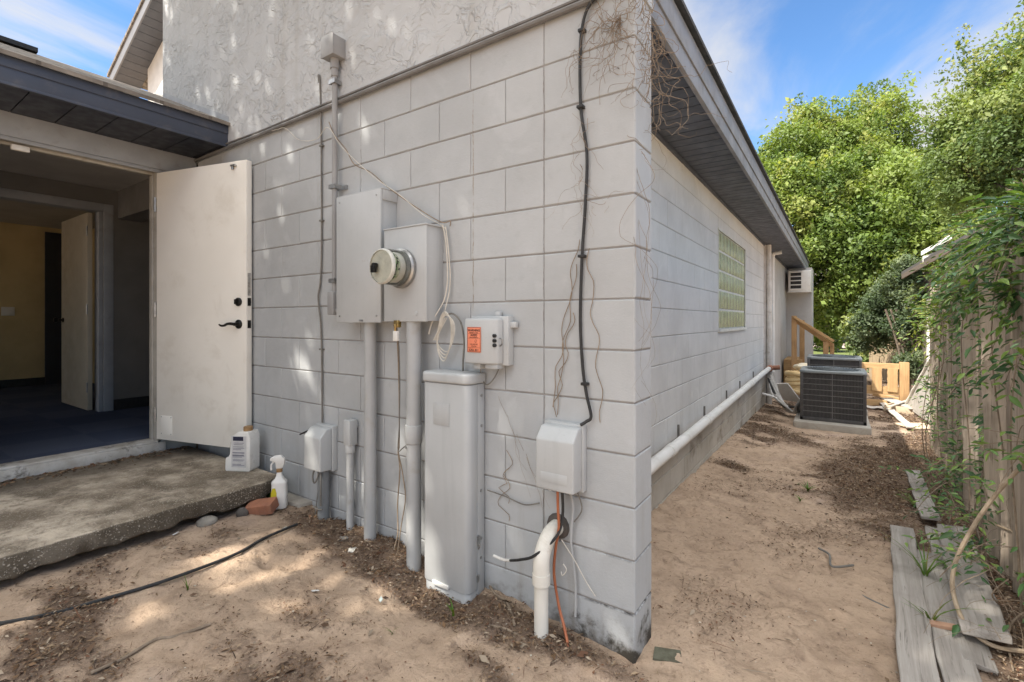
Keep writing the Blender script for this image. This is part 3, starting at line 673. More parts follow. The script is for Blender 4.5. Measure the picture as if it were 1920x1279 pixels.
# ------------------------------------------------------------------ porch slab
por = MB()
ys_ = np.linspace(-5.0, -.07, 260); prof = []
top, bot = [], []
xe = lambda y: -2.285 + .03*(fbm(y, 3.3, 3, 3)-.5) + .018*(fbm(y, 8.1, 22, 3)-.5) + (.05*max(0, (y+.20)/.13)**2)*-1
P_ = [(float(xe(y)), float(y)) for y in ys_]
poly = P_ + [(-3.645, -.07), (-3.645, -5.0)]
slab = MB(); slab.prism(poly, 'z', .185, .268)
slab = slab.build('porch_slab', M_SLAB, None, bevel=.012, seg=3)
for v_ in slab.data.vertices:                          # ragged lower edge, worn upper edge
    if v_.co.x > -2.6:
        q_ = float(fbm(v_.co.y, v_.co.z*3+2, 14, 4))-.5
        if v_.co.z < .22: v_.co.z += .05*q_-.014; v_.co.x += .05*(float(fbm(v_.co.y+4, 1.7, 9, 3))-.5)
        elif v_.co.x > -2.42: v_.co.z += .010*q_; tag(slab, 'stained exposed aggregate concrete slab below the open door', 'slab')
mb = MB(); mb.box((-3.6, -4.9, -.1), (-2.55, -.12, .187)); mb.build('footing', M_DARKROCK, slab)

# ------------------------------------------------------------------ equipment on the front wall
pnl = thing('breaker_panel', 'tall flat grey breaker box left of the round meter', 'electrical box', (-1.5, 0, 1.3))
def loc(o, ob):                                        # keep world placement while parenting to a moved empty
    ob.matrix_parent_inverse = Matrix.Translation(-Vector(o.location)); return ob
px0, px1 = -1.687, -1.319; pz0, pz1 = 1.256, 1.955
mb = MB(); mb.box((px0+.006, -.10, pz0+.004), (px1-.006, -.0, pz1-.004)); loc(pnl, mb.build('body', M_BOX, pnl, bevel=.003))
mb = MB(); mb.box((px0, -.116, pz0), (px1, -.101, pz1)); mb.box((px0-.002, -.112, pz1), (px1+.004, -.0, pz1+.006)); mb.box((px1-.006, -.101, pz1-.055), (px1+.002, -.002, pz1)); loc(pnl, mb.build('cover', M_BOX, pnl, bevel=.0025))
mb = MB(); mb.box((px0+.20, -.119, pz0+.006), (px0+.23, -.116, pz0+.016)); loc(pnl, mb.build('latch', M_STEEL, pnl))
for a, b in ((px0+.03, pz1-.03), (px1-.03, pz1-.03), (px0+.03, pz0+.035), (px1-.03, pz0+.035)):
    mb = MB(); mb.lathe([(.0055, 0), (.0055, .002), (.001, .003)], (a, -.116, b), (0, -1, 0), 10); loc(pnl, mb.build('screw', M_STEEL, pnl))
met = thing('electric_meter_box', 'grey meter box carrying the round glass electric meter', 'electric meter', (-1.13, 0, 1.3))
mx0, mx1 = -1.283, -.985; mz0, mz1 = 1.262, 1.738
mb = MB(); mb.box((mx0+.004, -.108, mz0+.003), (mx1-.003, 0, mz1-.006)); loc(met, mb.build('body', M_BOX, met, bevel=.003))
mb = MB(); mb.box((mx0, -.123, mz0), (mx1, -.109, mz1-.01)); mb.box((mx0-.002, -.127, mz1-.010), (mx1+.004, 0, mz1-.002)); loc(met, mb.build('cover', M_BOX, met, bevel=.0025))
MC = Vector((-1.145, -.124, 1.525))
mb = MB(); mb.lathe([(.094, 0), (.098, .006), (.098, .020), (.092, .026), (.084, .028), (.084, .05)], MC, (0, -1, 0), 40); dial = loc(met, mb.build('meter_ring', M_STEEL, met))
mb = MB(); mb.lathe([(.074, .03), (.074, .070), (.070, .078), (.001, .079)], MC, (0, -1, 0), 40); drum = loc(met, mb.build('meter_drum', pm('meter_drum_grey', (.55, .54, .50), None, 20, .4), met))
def lcd():
    t = NT('meter_face'); P = t.pos('Object')
    c = t.mixc(t.ramp(t.noise(P, 30, 3), .42, .55), (.50, .53, .42), (.16, .34, .10)); c = t.mixc(t.ramp(t.noise(P, 48, 2), .54, .6), c, (.04, .05, .04))
    t.set(col=c, rough=.4); return t.m
mb = MB(); mb.lathe([(.066, .0795), (.066, .083), (.001, .0835)], MC, (0, -1, 0), 32); mb.box((MC.x-.045, MC.y-.090, MC.z+.012), (MC.x+.045, MC.y-.084, MC.z+.04)); loc(met, mb.build('meter_face', lcd(), met))
mb = MB(); mb.box((MC.x-.04, MC.y-.093, MC.z+.016), (MC.x+.02, MC.y-.0905, MC.z+.036)); mb.box((MC.x+.008, MC.y-.088, MC.z-.04), (MC.x+.042, MC.y-.084, MC.z+.004)); loc(met, mb.build('display', pm('lcd_dark', (.10, .12, .09), None, 20, .3), met))
def clear():
    t = NT('clear_cover'); tr = t.n('ShaderNodeBsdfTransparent', {'Color': (.93, .94, .91, 1)}); gl = t.n('ShaderNodeBsdfGlossy', {'Color': (1, 1, 1, 1), 'Roughness': .08}); df = t.n('ShaderNodeBsdfDiffuse', {'Color': (.62, .62, .57, 1)})
    fr = t.n('ShaderNodeFresnel', {'IOR': 1.22}).outputs[0]; hz_ = t.n('ShaderNodeMixShader', {0: .03, 1: tr.outputs[0], 2: df.outputs[0]})
    m = t.n('ShaderNodeMixShader', {0: fr, 1: hz_.outputs[0], 2: gl.outputs[0]}); t.t.links.new(m.outputs[0], t.o.inputs[0]); return t.m
mb = MB(); mb.lathe([(.088, .028), (.087, .08), (.083, .128), (.077, .138), (.001, .141)], MC, (0, -1, 0), 40); loc(met, mb.build('glass_cover', clear(), met))
mb = MB(); mb.lathe([(.0845, .122), (.086, .130), (.082, .138), (.078, .141), (.078, .134)], MC, (0, -1, 0), 40); loc(met, mb.build('cover_rim', pm('clouded_rim', (.58, .58, .53), None, 20, .3), met))
mb = MB(); mb.tube([(MC.x-.03, MC.y-.139, MC.z+.005), (MC.x-.03, MC.y-.162, MC.z+.005)], .012, 12); mb.box((MC.x-.043, MC.y-.166, MC.z-.03), (MC.x-.017, MC.y-.148, MC.z+.004)); loc(met, mb.build('optical_port', M_BLACK, met, bevel=.002))
mb = MB(); mb.lathe([(.011, 0), (.011, .003), (.001, .004)], (mx1-.07, -.123, mz0+.04), (0, -1, 0), 16); loc(met, mb.build('knockout', M_BOX, met))
mb = MB(); mb.box((-1.20, -.135, 1.232), (-1.168, -.112, 1.268)); mb.tube([(-1.185, -.137, 1.25), (-1.185, -.137, 1.215)], .006, 8); loc(met, mb.build('lock_hasp', M_BRASS, met, bevel=.002))
mb = MB(); mb.box((-1.20, -.14, 1.165), (-1.17, -.122, 1.215)); loc(met, mb.build('seal_tag', M_WHITEP, met, bevel=.003))

def strap(mb, x, y, z, r):
    mb.tube([(x-r*2.4, -.004, z), (x-r*1.25, -.006, z), (x-r*1.18, y-.01, z), (x-r*.75, y-r*.85, z), (x, y-r*1.18, z), (x+r*.75, y-r*.85, z), (x+r*1.18, y-.01, z), (x+r*1.25, -.006, z), (x+r*2.4, -.004, z)], .006, 6)
M_RISER = pm('riser_grey', (.30, .30, .30), (.26, .26, .26), 6, .5)
rc = thing('riser_conduit', 'thin grey riser conduit topped by a square junction box on the stucco', 'conduit', (-1.8, 0, 1.3))
mb = MB(); mb.tube([(-1.80, -.045, 1.43), (-1.80, -.045, 2.79)], .0165, 14); loc(rc, mb.build('pipe', M_RISER, rc))
mb = MB(); mb.tube([(-1.80, -.045, 2.745), (-1.80, -.045, 2.80)], .026, 14); mb.tube([(-1.80, -.045, 2.70), (-1.80, -.045, 2.745)], .021, 14); loc(rc, mb.build('coupling', M_RISER, rc))
mb = MB(); mb.box((-1.855, -.095, 2.80), (-1.745, -.01, 2.915)); mb.box((-1.858, -.100, 2.797), (-1.742, -.095, 2.918)); loc(rc, mb.build('junction_box', M_RISER, rc, bevel=.003))
for z in (2.665, 2.05, 1.50):
    mb = MB(); mb.box((-1.828, -.068, z-.012), (-1.772, -.062, z+.012)); mb.box((-1.824, -.066, z-.012), (-1.818, -.004, z+.012)); mb.box((-1.782, -.066, z-.012), (-1.776, -.004, z+.012)); mb.box((-1.782, -.01, z-.012), (-1.735, -.003, z+.012)); loc(rc, mb.build('pipe_strap', M_STEEL, rc))
mb = MB(); mb.box((-1.832, -.075, 1.30), (-1.772, -.008, 1.435)); mb.tube([(-1.79, -.045, 1.325), (-1.68, -.045, 1.325)], .018, 10); loc(rc, mb.build('pull_elbow', M_RISER, rc, bevel=.008))

def pipe(name, label, x, r, z1, z0, y, coup=None, mat=None):
    t = thing(name, label, 'conduit', (x, y, z0))
    mb = MB(); mb.tube([(x, y, z0-.1), (x, y, z1)], r, 18); loc(t, mb.build('pipe', mat or M_PIPE, t))
    if coup:
        mb = MB(); mb.tube([(x, y, coup-.045), (x, y, coup+.045)], r*1.17, 18); loc(t, mb.build('coupling', mat or M_PIPE, t, bevel=.003))
    return t
pipe('conduit', 'grey conduit dropping from the tall breaker box to the litter', -1.468, .033, 1.258, .07, -.06)
pipe('conduit', 'grey conduit with a collar below the round meter box', -1.113, .037, 1.264, .03, -.08, .70)

# conduit body on a thin pipe
cbt = thing('capped_conduit', 'small capped grey conduit body on a thin pipe between two larger pipes', 'conduit', (-1.66, 0, .1))
mb = MB(); mb.tube([(-1.665, -.04, 0), (-1.665, -.04, .55)], .0215, 14); loc(cbt, mb.build('pipe', M_PIPE, cbt))
mb = MB(); mb.box((-1.692, -.068, .555), (-1.634, -.012, .70)); mb.tube([(-1.665, -.04, .51), (-1.665, -.04, .56)], .028, 14); mb.tube([(-1.66, -.05, .665), (-1.66, 0, .665)], .025, 12); loc(cbt, mb.build('body', M_BOX2, cbt, bevel=.008))

def hinged_box(name, label, x0, x1, z0, z1, dep, slope, knob):
    t = thing(name, label, 'utility box', ((x0+x1)/2, 0, z0))
    mb = MB(); mb.box((x0-.004, -.035, z0-.008), (x1+.006, 0, z1+.008)); loc(t, mb.build('back_plate', M_BOX2, t, bevel=.004))
    mb = MB()
    mb.prism([(-.036, z0), (-dep, z0+.004), (-dep, z1-slope), (-dep*.62, z1-.004), (-.036, z1)], 'x', x0, x1); loc(t, mb.build('cover', M_BOX2, t, bevel=.007, seg=3))
    mb = MB(); mb.lathe([(.014, -.01), (.014, .012), (.009, .016), (.001, .017)], (x0+knob, -dep*.75, z0+.012), (0, -1, -.35), 14); loc(t, mb.build('thumb_screw', M_WHITEP, t))
    return t
tb = hinged_box('telephone_box', 'grey hinged cable box near the corner, orange cable hanging below it', -.380, -.208, .580, .836, .112, .05, .055)
mb = MB(); mb.box((-.355, -.1135, .615), (-.235, -.112, .655)); loc(tb, mb.build('embossed_label', M_BOX2, tb, bevel=.001))
sb = hinged_box('telephone_box', 'small grey cable box beside the porch, thin black cable entering its top', -2.002, -1.841, .378, .628, .115, .05, .05)
mb = MB(); mb.tube([(-1.895, -.055, -.0), (-1.895, -.055, .38)], .034, 14); loc(sb, mb.build('pipe', M_PIPED, sb))
mb = MB(); mb.tube([(-1.97, -.06, .375), (-1.98, -.07, .33), (-1.94, -.09, .30), (-1.90, -.10, .32), (-1.89, -.09, .37)], .005, 6, 5)
mb.tube([(-1.87, -.09, .37), (-1.855, -.10, .28), (-1.865, -.095, .18)], .006, 6, 4); mb.tube([(-1.935, -.05, .34), (-1.95, -.06, .2), (-1.955, -.07, .1)], .003, 5, 3)
mb.tube([(-1.94, -.095, .16), (-1.895, -.098, .155), (-1.85, -.092, .16)], .004, 5, 3); loc(sb, mb.build('wire', M_WIREG, sb))
mb = MB(); mb.tube([(-2.17, -.035, .545), (-2.10, -.03, .575), (-2.02, -.01, .59)], .005, 6); o = mb.build('stub_wire', M_RUBBER); tag(o, 'short black wire stub sticking out left of the small cable box', 'wire')

# network interface box with warning label
nid = thing('network_box', 'pale grey network box with an orange warning label', 'utility box', (-.66, 0, 1.07))
nx0, nx1, nz0, nz1 = -.783, -.585, 1.072, 1.283
mb = MB(); mb.box((nx0+.01, -.045, nz0-.006), (nx1+.024, 0, nz1+.004)); mb.box((nx1+.02, -.03, 1.235), (nx1+.052, -.004, 1.262)); mb.box((nx1-.06, -.03, nz1), (nx1-.035, -.006, nz1+.026)); loc(nid, mb.build('back_plate', M_BOX2, nid, bevel=.004))
mb = MB(); mb.prism([(nx0, -.046), (nx0+.01, -.095), (nx0+.13, -.098), (nx1-.01, -.082), (nx1, -.046)], 'z', nz0, nz1-.006)
loc(nid, mb.build('cover', M_BOX2, nid, bevel=.010, seg=3))
mb = MB(); mb.box((-.74, -.07, 1.045), (-.70, -.02, 1.075)); mb.box((-.67, -.075, 1.05), (-.60, -.02, 1.075)); loc(nid, mb.build('cable_gland', M_BOX, nid, bevel=.006))
for z in (1.20, 1.178, 1.158):
    mb = MB(); mb.tube([(nx1-.022, -.094, z), (nx1-.02, -.082, z)], .008, 12); loc(nid, mb.build('latch', M_RUBBER, nid))
mb = MB(); mb.tube([(nx1+.0, -.075, 1.19), (nx1+.016, -.08, 1.185), (nx1+.016, -.08, 1.165), (nx1+.0, -.075, 1.155)], .004, 6); loc(nid, mb.build('hasp', M_STEEL, nid))
lx0, lx1, lz0, lz1 = -.752, -.672, 1.124, 1.238
a_ = math.atan2(-.003, .12)
ML = Matrix.Translation((lx0, -.0985, lz0)) @ Matrix.Rotation(a_, 4, 'Z')
mb = MB(); mb.box((0, -.0012, 0), (.08, 0, .114), ML); lab = loc(nid, mb.build('warning_label', pm('orange_label', (.78, .25, .14), (.74, .23, .13), 20, .5), nid, bevel=.0004))
def text(s_, size, x, z, parent, mat, M, bold=0.0, name='lettering'):
    cu = bpy.data.curves.new(name, 'FONT'); cu.body = s_; cu.size = size; cu.align_x = 'CENTER'; cu.offset = bold; cu.extrude = .0002
    ob = bpy.data.objects.new('t', cu); col.objects.link(ob)
    me = bpy.data.meshes.new_from_object(ob.evaluated_get(bpy.context.evaluated_depsgraph_get())); bpy.data.objects.remove(ob)
    me.transform(M @ Matrix.Translation((x, -.0016, z)) @ Matrix.Rotation(R_(90), 4, 'X')); me.name = name
    return me
M_INK = pm('black_ink', (.03, .022, .02), None, 20, .6)
tm = [text(s_, sz, .04, z, None, M_INK, ML, b) for s_, sz, z, b in (('WARNING', .0145, .0945, .0004), ('BURIED CABLE', .0075, .086, .0), ('AVISO', .014, .0725, .0004), ('CABLE ENTERRADO', .006, .065, 0), ('CALL BEFORE', .0075, .034, 0), ('YOU DIG', .0075, .025, 0), ('CALL 811', .0135, .006, .0003))]
for m_ in tm: loc(nid, link(m_, 'lettering', M_INK, nid, False))
mb = MB()
for (a, c, e, g_) in ((.002, .002, .078, .0035), (.002, .1105, .078, .112), (.002, .0035, .0035, .1105), (.0765, .0035, .078, .1105), (.004, .0205, .076, .0215), (.004, .0628, .076, .0636), (.004, .0838, .076, .0846)): mb.box((a, -.0016, c), (e, -.0012, g_), ML)
ring = [ML @ Vector((.052+.006*math.cos(t), -.0016, .051+.006*math.sin(t))) for t in np.linspace(0, 6.2832, 20)]; mb.tube(ring, .0008, 4)
loc(nid, mb.build('label_border', M_INK, nid, smooth=False))

# tall cable pedestal
ped = thing('cable_pedestal', 'tall pale grey cable pedestal standing in the sand against the wall', 'pedestal', (-.87, -.15, 0))
qx0, qx1 = -1.004, -.72; py1 = -.008; pf = -.132
def rrect(x0, y0, x1, y1, r, n=6, fl=True):
    P = []
    for cx, cy, a0 in ((x0+r, y0+r, 180), (x1-r, y0+r, 270)):
        P += [(cx+r*math.cos(R_(a0+90*k/n)), cy+r*math.sin(R_(a0+90*k/n))) for k in range(n+1)]
    return P+[(x1, y1), (x0, y1)]
mb = MB(); mb.prism(rrect(qx0, pf, qx1, -.062, .03), 'z', .035, .975); loc(ped, mb.build('front_cover', M_PED, ped, bevel=.003))
mb = MB(); mb.box((qx0+.004, -.060, -.14), (qx1-.002, py1, .975)); mb.prism(rrect(qx0+.006, pf+.007, qx1-.006, -.060, .026), 'z', -.16, .033); loc(ped, mb.build('base', M_PED, ped, bevel=.003))
mb = MB(); mb.prism(rrect(qx0-.007, pf-.009, qx1+.007, py1+.003, .036), 'z', .977, 1.026); loc(ped, mb.build('cap', M_PED, ped, bevel=.012, seg=4))
mb = MB(); mb.box((qx0+.075, pf-.0025, .78), (qx0+.175, pf, .885)); mb.box((qx0+.082, pf-.004, .787), (qx0+.168, pf-.0025, .878)); loc(ped, mb.build('embossed_plate', M_PED, ped, bevel=.0015))
mb = MB(); mb.box((qx0+.07, pf-.007, .028), (qx0+.17, pf+.005, .048)); loc(ped, mb.build('lip', M_WHITEP, ped, bevel=.004))
for z in (.92, .78, .48, .26, .17):
    mb = MB(); mb.lathe([(.007, 0), (.007, .003), (.001, .004)], (qx1-.002, -.032 if z > .5 else -.036, z), (1, 0, 0), 10); loc(ped, mb.build('fastener', M_STEEL, ped))
mb = MB(); mb.box((qx1-.002, -.068, .235), (qx1+.008, -.054, .28)); mb.tube([(qx1+.004, -.061, .25), (qx1+.012, -.061, .235), (qx1+.004, -.061, .22)], .003, 6); loc(ped, mb.build('latch', M_STEEL, ped))
mb = MB(); mb.box((qx1-.002, -.070, .07), (qx1+.006, -.056, .10)); loc(ped, mb.build('tab', M_STEEL, ped))

# white pvc stub with elbow leaving the wall
pv = thing('pvc_elbow_pipe', 'white plastic pipe bending out of the wall into the sand', 'pipe', (-.345, -.12, -.05))
mb = MB(); mb.tube([(-.345, -.125, -.2), (-.345, -.125, .24)], .029, 18); loc(pv, mb.build('pipe', M_PVC, pv))
mb = MB(); mb.tube([(-.345, -.125, .205), (-.345, -.125, .27), (-.345, -.12, .31), (-.342, -.098, .355), (-.338, -.065, .385), (-.335, -.035, .395), (-.335, .02, .397)], [.034, .034, .0335, .033, .033, .033, .033], 18, 4); mb.tube([(-.345, -.125, .205), (-.345, -.125, .248)], .0365, 18); loc(pv, mb.build('elbow', M_PVC, pv))
mb = MB(); mb.lathe([(.055, 0), (.05, .012), (.038, .018)], (-.335, .002, .397), (0, -1, 0), 14); loc(pv, mb.build('mortar_collar', M_DARKROCK, pv))

# cables
def cable(name, label, pts, r, mat, sm=6, cat='cable', group=None):
    mb = MB(); mb.tube(pts, r, 7, sm); o = mb.build(name, mat); return tag(o, label, cat, group)
cable('black_cable', 'thick black cable hanging down the wall near the corner', [(-.02, -.03, 2.56), (-.09, -.03, 2.562), (-.16, -.025, 2.55), (-.205, -.018, 2.50), (-.225, -.014, 2.38), (-.223, -.014, 2.14), (-.195, -.016, 1.948), (-.202, -.014, 1.745), (-.217, -.014, 1.53), (-.225, -.014, 1.27), (-.213, -.016, 1.075), (-.194, -.02, .968), (-.172, -.025, .884), (-.19, -.03, .862), (-.212, -.04, .846)], .0066, M_RUBBER)
for z, x in ((2.14, -.223), (1.53, -.217), (1.01, -.204), (2.45, -.217)):
    mb = MB(); mb.box((x-.014, -.028, z-.006), (x+.014, 0, z+.006)); mb.build('cable_clip', M_RUBBER, bpy.data.objects['black_cable'], bevel=.002)
cable('drop_cable', 'thin grey cable running straight down the wall left of the riser', [(-1.992, -.02, 2.73), (-1.998, -.02, 2.77), (-1.985, -.02, 2.75), (-1.98, -.014, 2.544), (-1.981, -.01, 2.2), (-1.979, -.01, 1.7), (-1.99, -.012, 1.5), (-2.008, -.014, 1.402), (-1.985, -.012, 1.25), (-1.976, -.01, 1.0), (-1.97, -.012, .64)], .0055, M_WIREG)
for z in (2.34, 1.88, 1.09):
    mb = MB(); mb.box((-1.992, -.02, z-.005), (-1.964, 0, z+.005)); mb.build('cable_clip', M_WIREG, bpy.data.objects['drop_cable'])
cable('white_wire', 'pair of thin white wires sagging across the wall to the meter box', [(-3.0, -.02, 2.60), (-2.5, -.024, 2.545), (-2.36, -.02, 2.53), (-2.2, -.02, 2.42), (-2.0, -.03, 2.38), (-1.83, -.072, 2.40), (-1.72, -.06, 2.27), (-1.581, -.04, 2.146), (-1.42, -.05, 2.03), (-1.25, -.05, 1.925), (-1.08, -.05, 1.80), (-.985, -.03, 1.745), (-.955, -.02, 1.72)], .0021, M_WIREW)
cable('white_wire', 'thin pale wire twisting beside the sagging pair above the boxes', [(-1.82, -.07, 2.43), (-1.77, -.066, 2.34), (-1.69, -.05, 2.25), (-1.64, -.03, 2.16), (-1.50, -.03, 2.09), (-1.32, -.05, 1.965), (-1.1, -.045, 1.825), (-.97, -.03, 1.752), (-.925, -.02, 1.755), (-.93, -.015, 1.73)], .0028, M_VINE)
mb = MB()
mb.tube([(-.965, -.03, 1.74), (-.945, -.03, 1.66), (-.935, -.03, 1.55), (-.93, -.035, 1.45), (-.95, -.04, 1.36), (-1.0, -.06, 1.27), (-1.03, -.06, 1.2)], .0032, 6, 6)
mb.tube([(-.955, -.02, 1.73), (-.93, -.025, 1.6), (-.925, -.02, 1.45), (-.945, -.03, 1.33), (-.97, -.04, 1.25)], .003, 6, 6)
for k in range(4):
    a = .012*k
    mb.tube([(-.985-a*.4, -.04-.006*k, 1.17), (-.965, -.05, 1.27-a), (-.925, -.055, 1.31-a*.5), (-.895+a*.5, -.05, 1.26), (-.905+a, -.04-.005*k, 1.16+a), (-.945+a*.6, -.04, 1.07+a*1.3), (-.98, -.045, 1.11+a), (-.988+a*.3, -.045, 1.2), (-.955+a, -.05, 1.28)], .0028, 6, 6)
o = mb.build('wire_coil', M_WIREW); tag(o, 'loose coil of thin white wire between the meter box and network box', 'wire')
cable('grey_wire', 'grey wire arching from the coil down behind the pedestal', [(-.93, -.05, 1.29), (-.885, -.045, 1.30), (-.845, -.035, 1.26), (-.828, -.03, 1.17), (-.835, -.03, 1.06), (-.84, -.02, .95)], .0045, M_WIREG)
cable('ground_wire', 'bare wire hanging from the seal below the meter box', [(-1.195, -.12, 1.25), (-1.21, -.10, 1.17), (-1.235, -.07, 1.05), (-1.25, -.05, .85), (-1.262, -.04, .62), (-1.275, -.035, .57), (-1.262, -.035, .48), (-1.268, -.045, .3), (-1.25, -.06, .16), (-1.262, -.08, .07)], .0035, M_VINE)
cable('ground_wire', 'second bare wire hanging from the seal and looping to the collared conduit', [(-1.185, -.115, 1.17), (-1.205, -.09, 1.07), (-1.235, -.06, .9), (-1.25, -.05, .72), (-1.27, -.04, .585), (-1.235, -.04, .60), (-1.18, -.06, .63), (-1.12, -.13, .635)], .003, M_WIREG)
cable('ground_wire', 'thin wire looping low on the wall beside the collared conduit', [(-1.27, -.04, .58), (-1.24, -.035, .46), (-1.215, -.04, .34), (-1.235, -.05, .2), (-1.24, -.07, .07)], .003, M_VINE)
cable('pedestal_wire', 'thin wire curving from the network box behind the pedestal cap', [(-.715, -.05, 1.05), (-.72, -.03, 1.0), (-.70, -.02, .97), (-.66, -.02, 1.0), (-.62, -.03, 1.055)], .003, M_WIREG)
g0 = lambda x, y: float(gz(x, y))
cable('orange_cable', 'orange cable hanging from the cable box to the sand', [(-.30, -.07, .575), (-.297, -.072, .50), (-.295, -.07, .42), (-.315, -.06, .33), (-.325, -.055, .22), (-.30, -.06, .10), (-.262, -.085, .04), (-.215, -.13, -.02), (-.185, -.17, g0(-.185, -.17)-.01)], .0058, M_ORANGE)
cable('black_wire', 'black wire with a bare white end looping across the white pipe', [(-.29, -.05, .575), (-.285, -.055, .47), (-.30, -.08, .39), (-.36, -.15, .325), (-.45, -.12, .27), (-.52, -.09, .235)], .006, M_RUBBER)
cable('bare_end', 'stripped white wire end poking out left of the white pipe', [(-.50, -.095, .243), (-.56, -.08, .222), (-.62, -.075, .222)], .006, M_WHITEP)
cable('grey_wire', 'grey tube hanging straight below the corner cable box', [(-.255, -.05, .575), (-.25, -.03, .5), (-.262, -.025, .36), (-.245, -.02, .2), (-.24, -.03, .06)], .0052, M_PIPE)
cable('grey_wire', 'thin dark wire curling out from under the corner cable box', [(-.225, -.04, .575), (-.215, -.02, .50), (-.25, -.02, .44)], .003, M_WIREG)
cable('white_wire', 'loose white wire slanting over the wall below the cable box', [(-.29, -.055, .37), (-.24, -.035, .29), (-.20, -.02, .215), (-.16, -.012, .16)], .0022, M_WIREW)
cable('white_wire', 'short hooked white wire beside the orange cable', [(-.285, -.05, .27), (-.27, -.05, .25), (-.285, -.055, .225), (-.295, -.05, .235)], .0021, M_WIREW)
cable('thin_wire', 'thin dark wire crossing low over the bare wall beside the pedestal', [(-.70, -.015, .48), (-.6, -.012, .47), (-.5, -.012, .455), (-.42, -.015, .48)], .0028, M_WIREG)

# dead vines around the corner
def strand(mb, p, d, n, step, r, jit=.5, pull=None, gravity=0):
    P = [Vector(p)]; d = Vector(d).normalized()
    for i in range(n):
        d = (d+Vector((random.gauss(0, jit), random.gauss(0, jit), random.gauss(0, jit)))*.5)
        d.z -= gravity
        if pull is not None: d = pull(P[-1], d)
        d.normalize(); P.append(P[-1]+d*step*random.uniform(.5, 1.1))
    mb.tube(P, [r*.54*(1-.6*i/n) for i in range(n+1)], 5, 2); return P
def hugfront(p, d):
    d.y += (-.015-p.y)*6; 
    if p.x > .01: d.x -= .6
    return d
VS = .62
vt = thing('dead_vine', 'tangle of dead brown vines hanging down the top of the wall corner', 'vine', (0, 0, 2.3))
mb = MB()
for k in range(55): strand(mb, (random.uniform(-.16, .0), -.02, random.uniform(2.35, 2.75)), (random.uniform(-1, .8), 0, -1), random.randint(10, 24), .024, random.uniform(.0012, .0028), .95, hugfront, .10)
for k in range(16): strand(mb, (-.05, -.02, 2.45), (-.45, 0, -1), random.randint(16, 30), .026, random.uniform(.0012, .0026), .65, hugfront, .07)
for k in range(16): strand(mb, (-.21+random.uniform(-.02, .02), -.018, random.uniform(1.75, 2.1)), (random.uniform(-.2, .2), 0, -1), random.randint(10, 18), .022, random.uniform(.0012, .0024), .7, hugfront, .10)
loc(vt, mb.build('front_strands', M_VINE, vt))
def hugend(p, d):
    d.x += (.018-p.x)*5; d.y += (.1-p.y)*1.0; return d
mb = MB()
for k in range(40): strand(mb, (.02, random.uniform(.02, .2), random.uniform(2.2, 2.75)), (0, random.uniform(-.2, .3), -1), random.randint(10, 26), .026, random.uniform(.0012, .003), .9, hugend, .10)
for k in range(11): strand(mb, (.03, .2, random.uniform(2.1, 2.5)), (.25, .25, -1), random.randint(12, 24), .028, random.uniform(.0014, .003), .9, None, .16)
loc(vt, mb.build('hanging_strands', M_VINE, vt))
mb = MB()
for k in range(7): strand(mb, (-.005, random.uniform(-.01, .15), 1.95-k*.06), (random.uniform(-.1, .1), 0, -1), 22, .045, random.uniform(.0012, .0022), .32, lambda p, d: Vector((d.x+(.012-p.x)*5, d.y+(.06-p.y)*1.2, d.z)), .06)
loc(vt, mb.build('climbing_stem', M_VINE, vt))
vt2 = thing('dead_vine', 'thin dry vine stems trailing down the wall beside the black cable', 'vine', (-.2, 0, 1.5))
mb = MB()
for sx, z0, z1, dx in ((-.245, 1.5, .87, -.10), (-.235, 1.6, .9, -.13), (-.19, 1.56, .86, .06), (-.26, 1.3, .86, -.09)):
    n = 16; mb.tube([(sx+dx*i/n+.012*math.sin(i*1.3+sx*50)+random.uniform(-.006, .006), -.010, z0+(z1-z0)*i/n) for i in range(n+1)], .0018, 5, 2)
for z0 in (.60, .68): mb.tube([(-.60+random.uniform(-.03, .03)+.02*math.sin(i*.9), -.008, z0-.03*i) for i in range(9)], .0015, 5, 2)
loc(vt2, mb.build('stem', M_VINE, vt2))
vt3 = thing('dead_vine', 'fine hairlike vine stems crossing the bare wall below the network box', 'vine', (-.5, 0, .7))
mb = MB()
for k in range(4): strand(mb, (-.64+.05*k, -.01, .92-.08*k), (.5, 0, -1), 13, .035, .0013, .25, hugfront, .02)
loc(vt3, mb.build('stem', M_VINE, vt3))

# drain pipe along the foundation
dp = thing('drain_pipe', 'long white drain pipe running low along the side wall', 'pipe', (SX, 4, .4))
zz = lambda y: .355+(y-1.5)*.0142
mb = MB(); mb.tube([(SX+.085, .25, zz(.25)), (SX+.085, 7.45, zz(7.45))], .039, 18); loc(dp, mb.build('pipe', M_WPIPE, dp))
for y in (1.62, 2.75, 5.4): 
    mb = MB(); mb.tube([(SX+.085, y-.05, zz(y-.05)), (SX+.085, y+.05, zz(y+.05))], .043, 18); loc(dp, mb.build('coupling', M_WPIPE, dp, bevel=.002))
mb = MB(); mb.tube([(SX+.09, 7.40, zz(7.4)), (SX+.09, 7.60, zz(7.6))], .052, 16); mb.tube([(SX+.09, 7.55, zz(7.5)), (SX+.24, 7.56, zz(7.5)+.02)], .04, 12); loc(dp, mb.build('end_fitting', pm('rusty_fitting', (.36, .17, .1), (.25, .12, .08), 10, .8), dp, bevel=.004))
for y in (1.35, 2.1, 3.0, 4.1, 5.0, 6.2):
    mb = MB(); mb.box((SX+.0, y-.008, zz(y)-.06), (SX+.015, y+.008, zz(y)+.075)); loc(dp, mb.build('hanger', M_WIREG, dp))

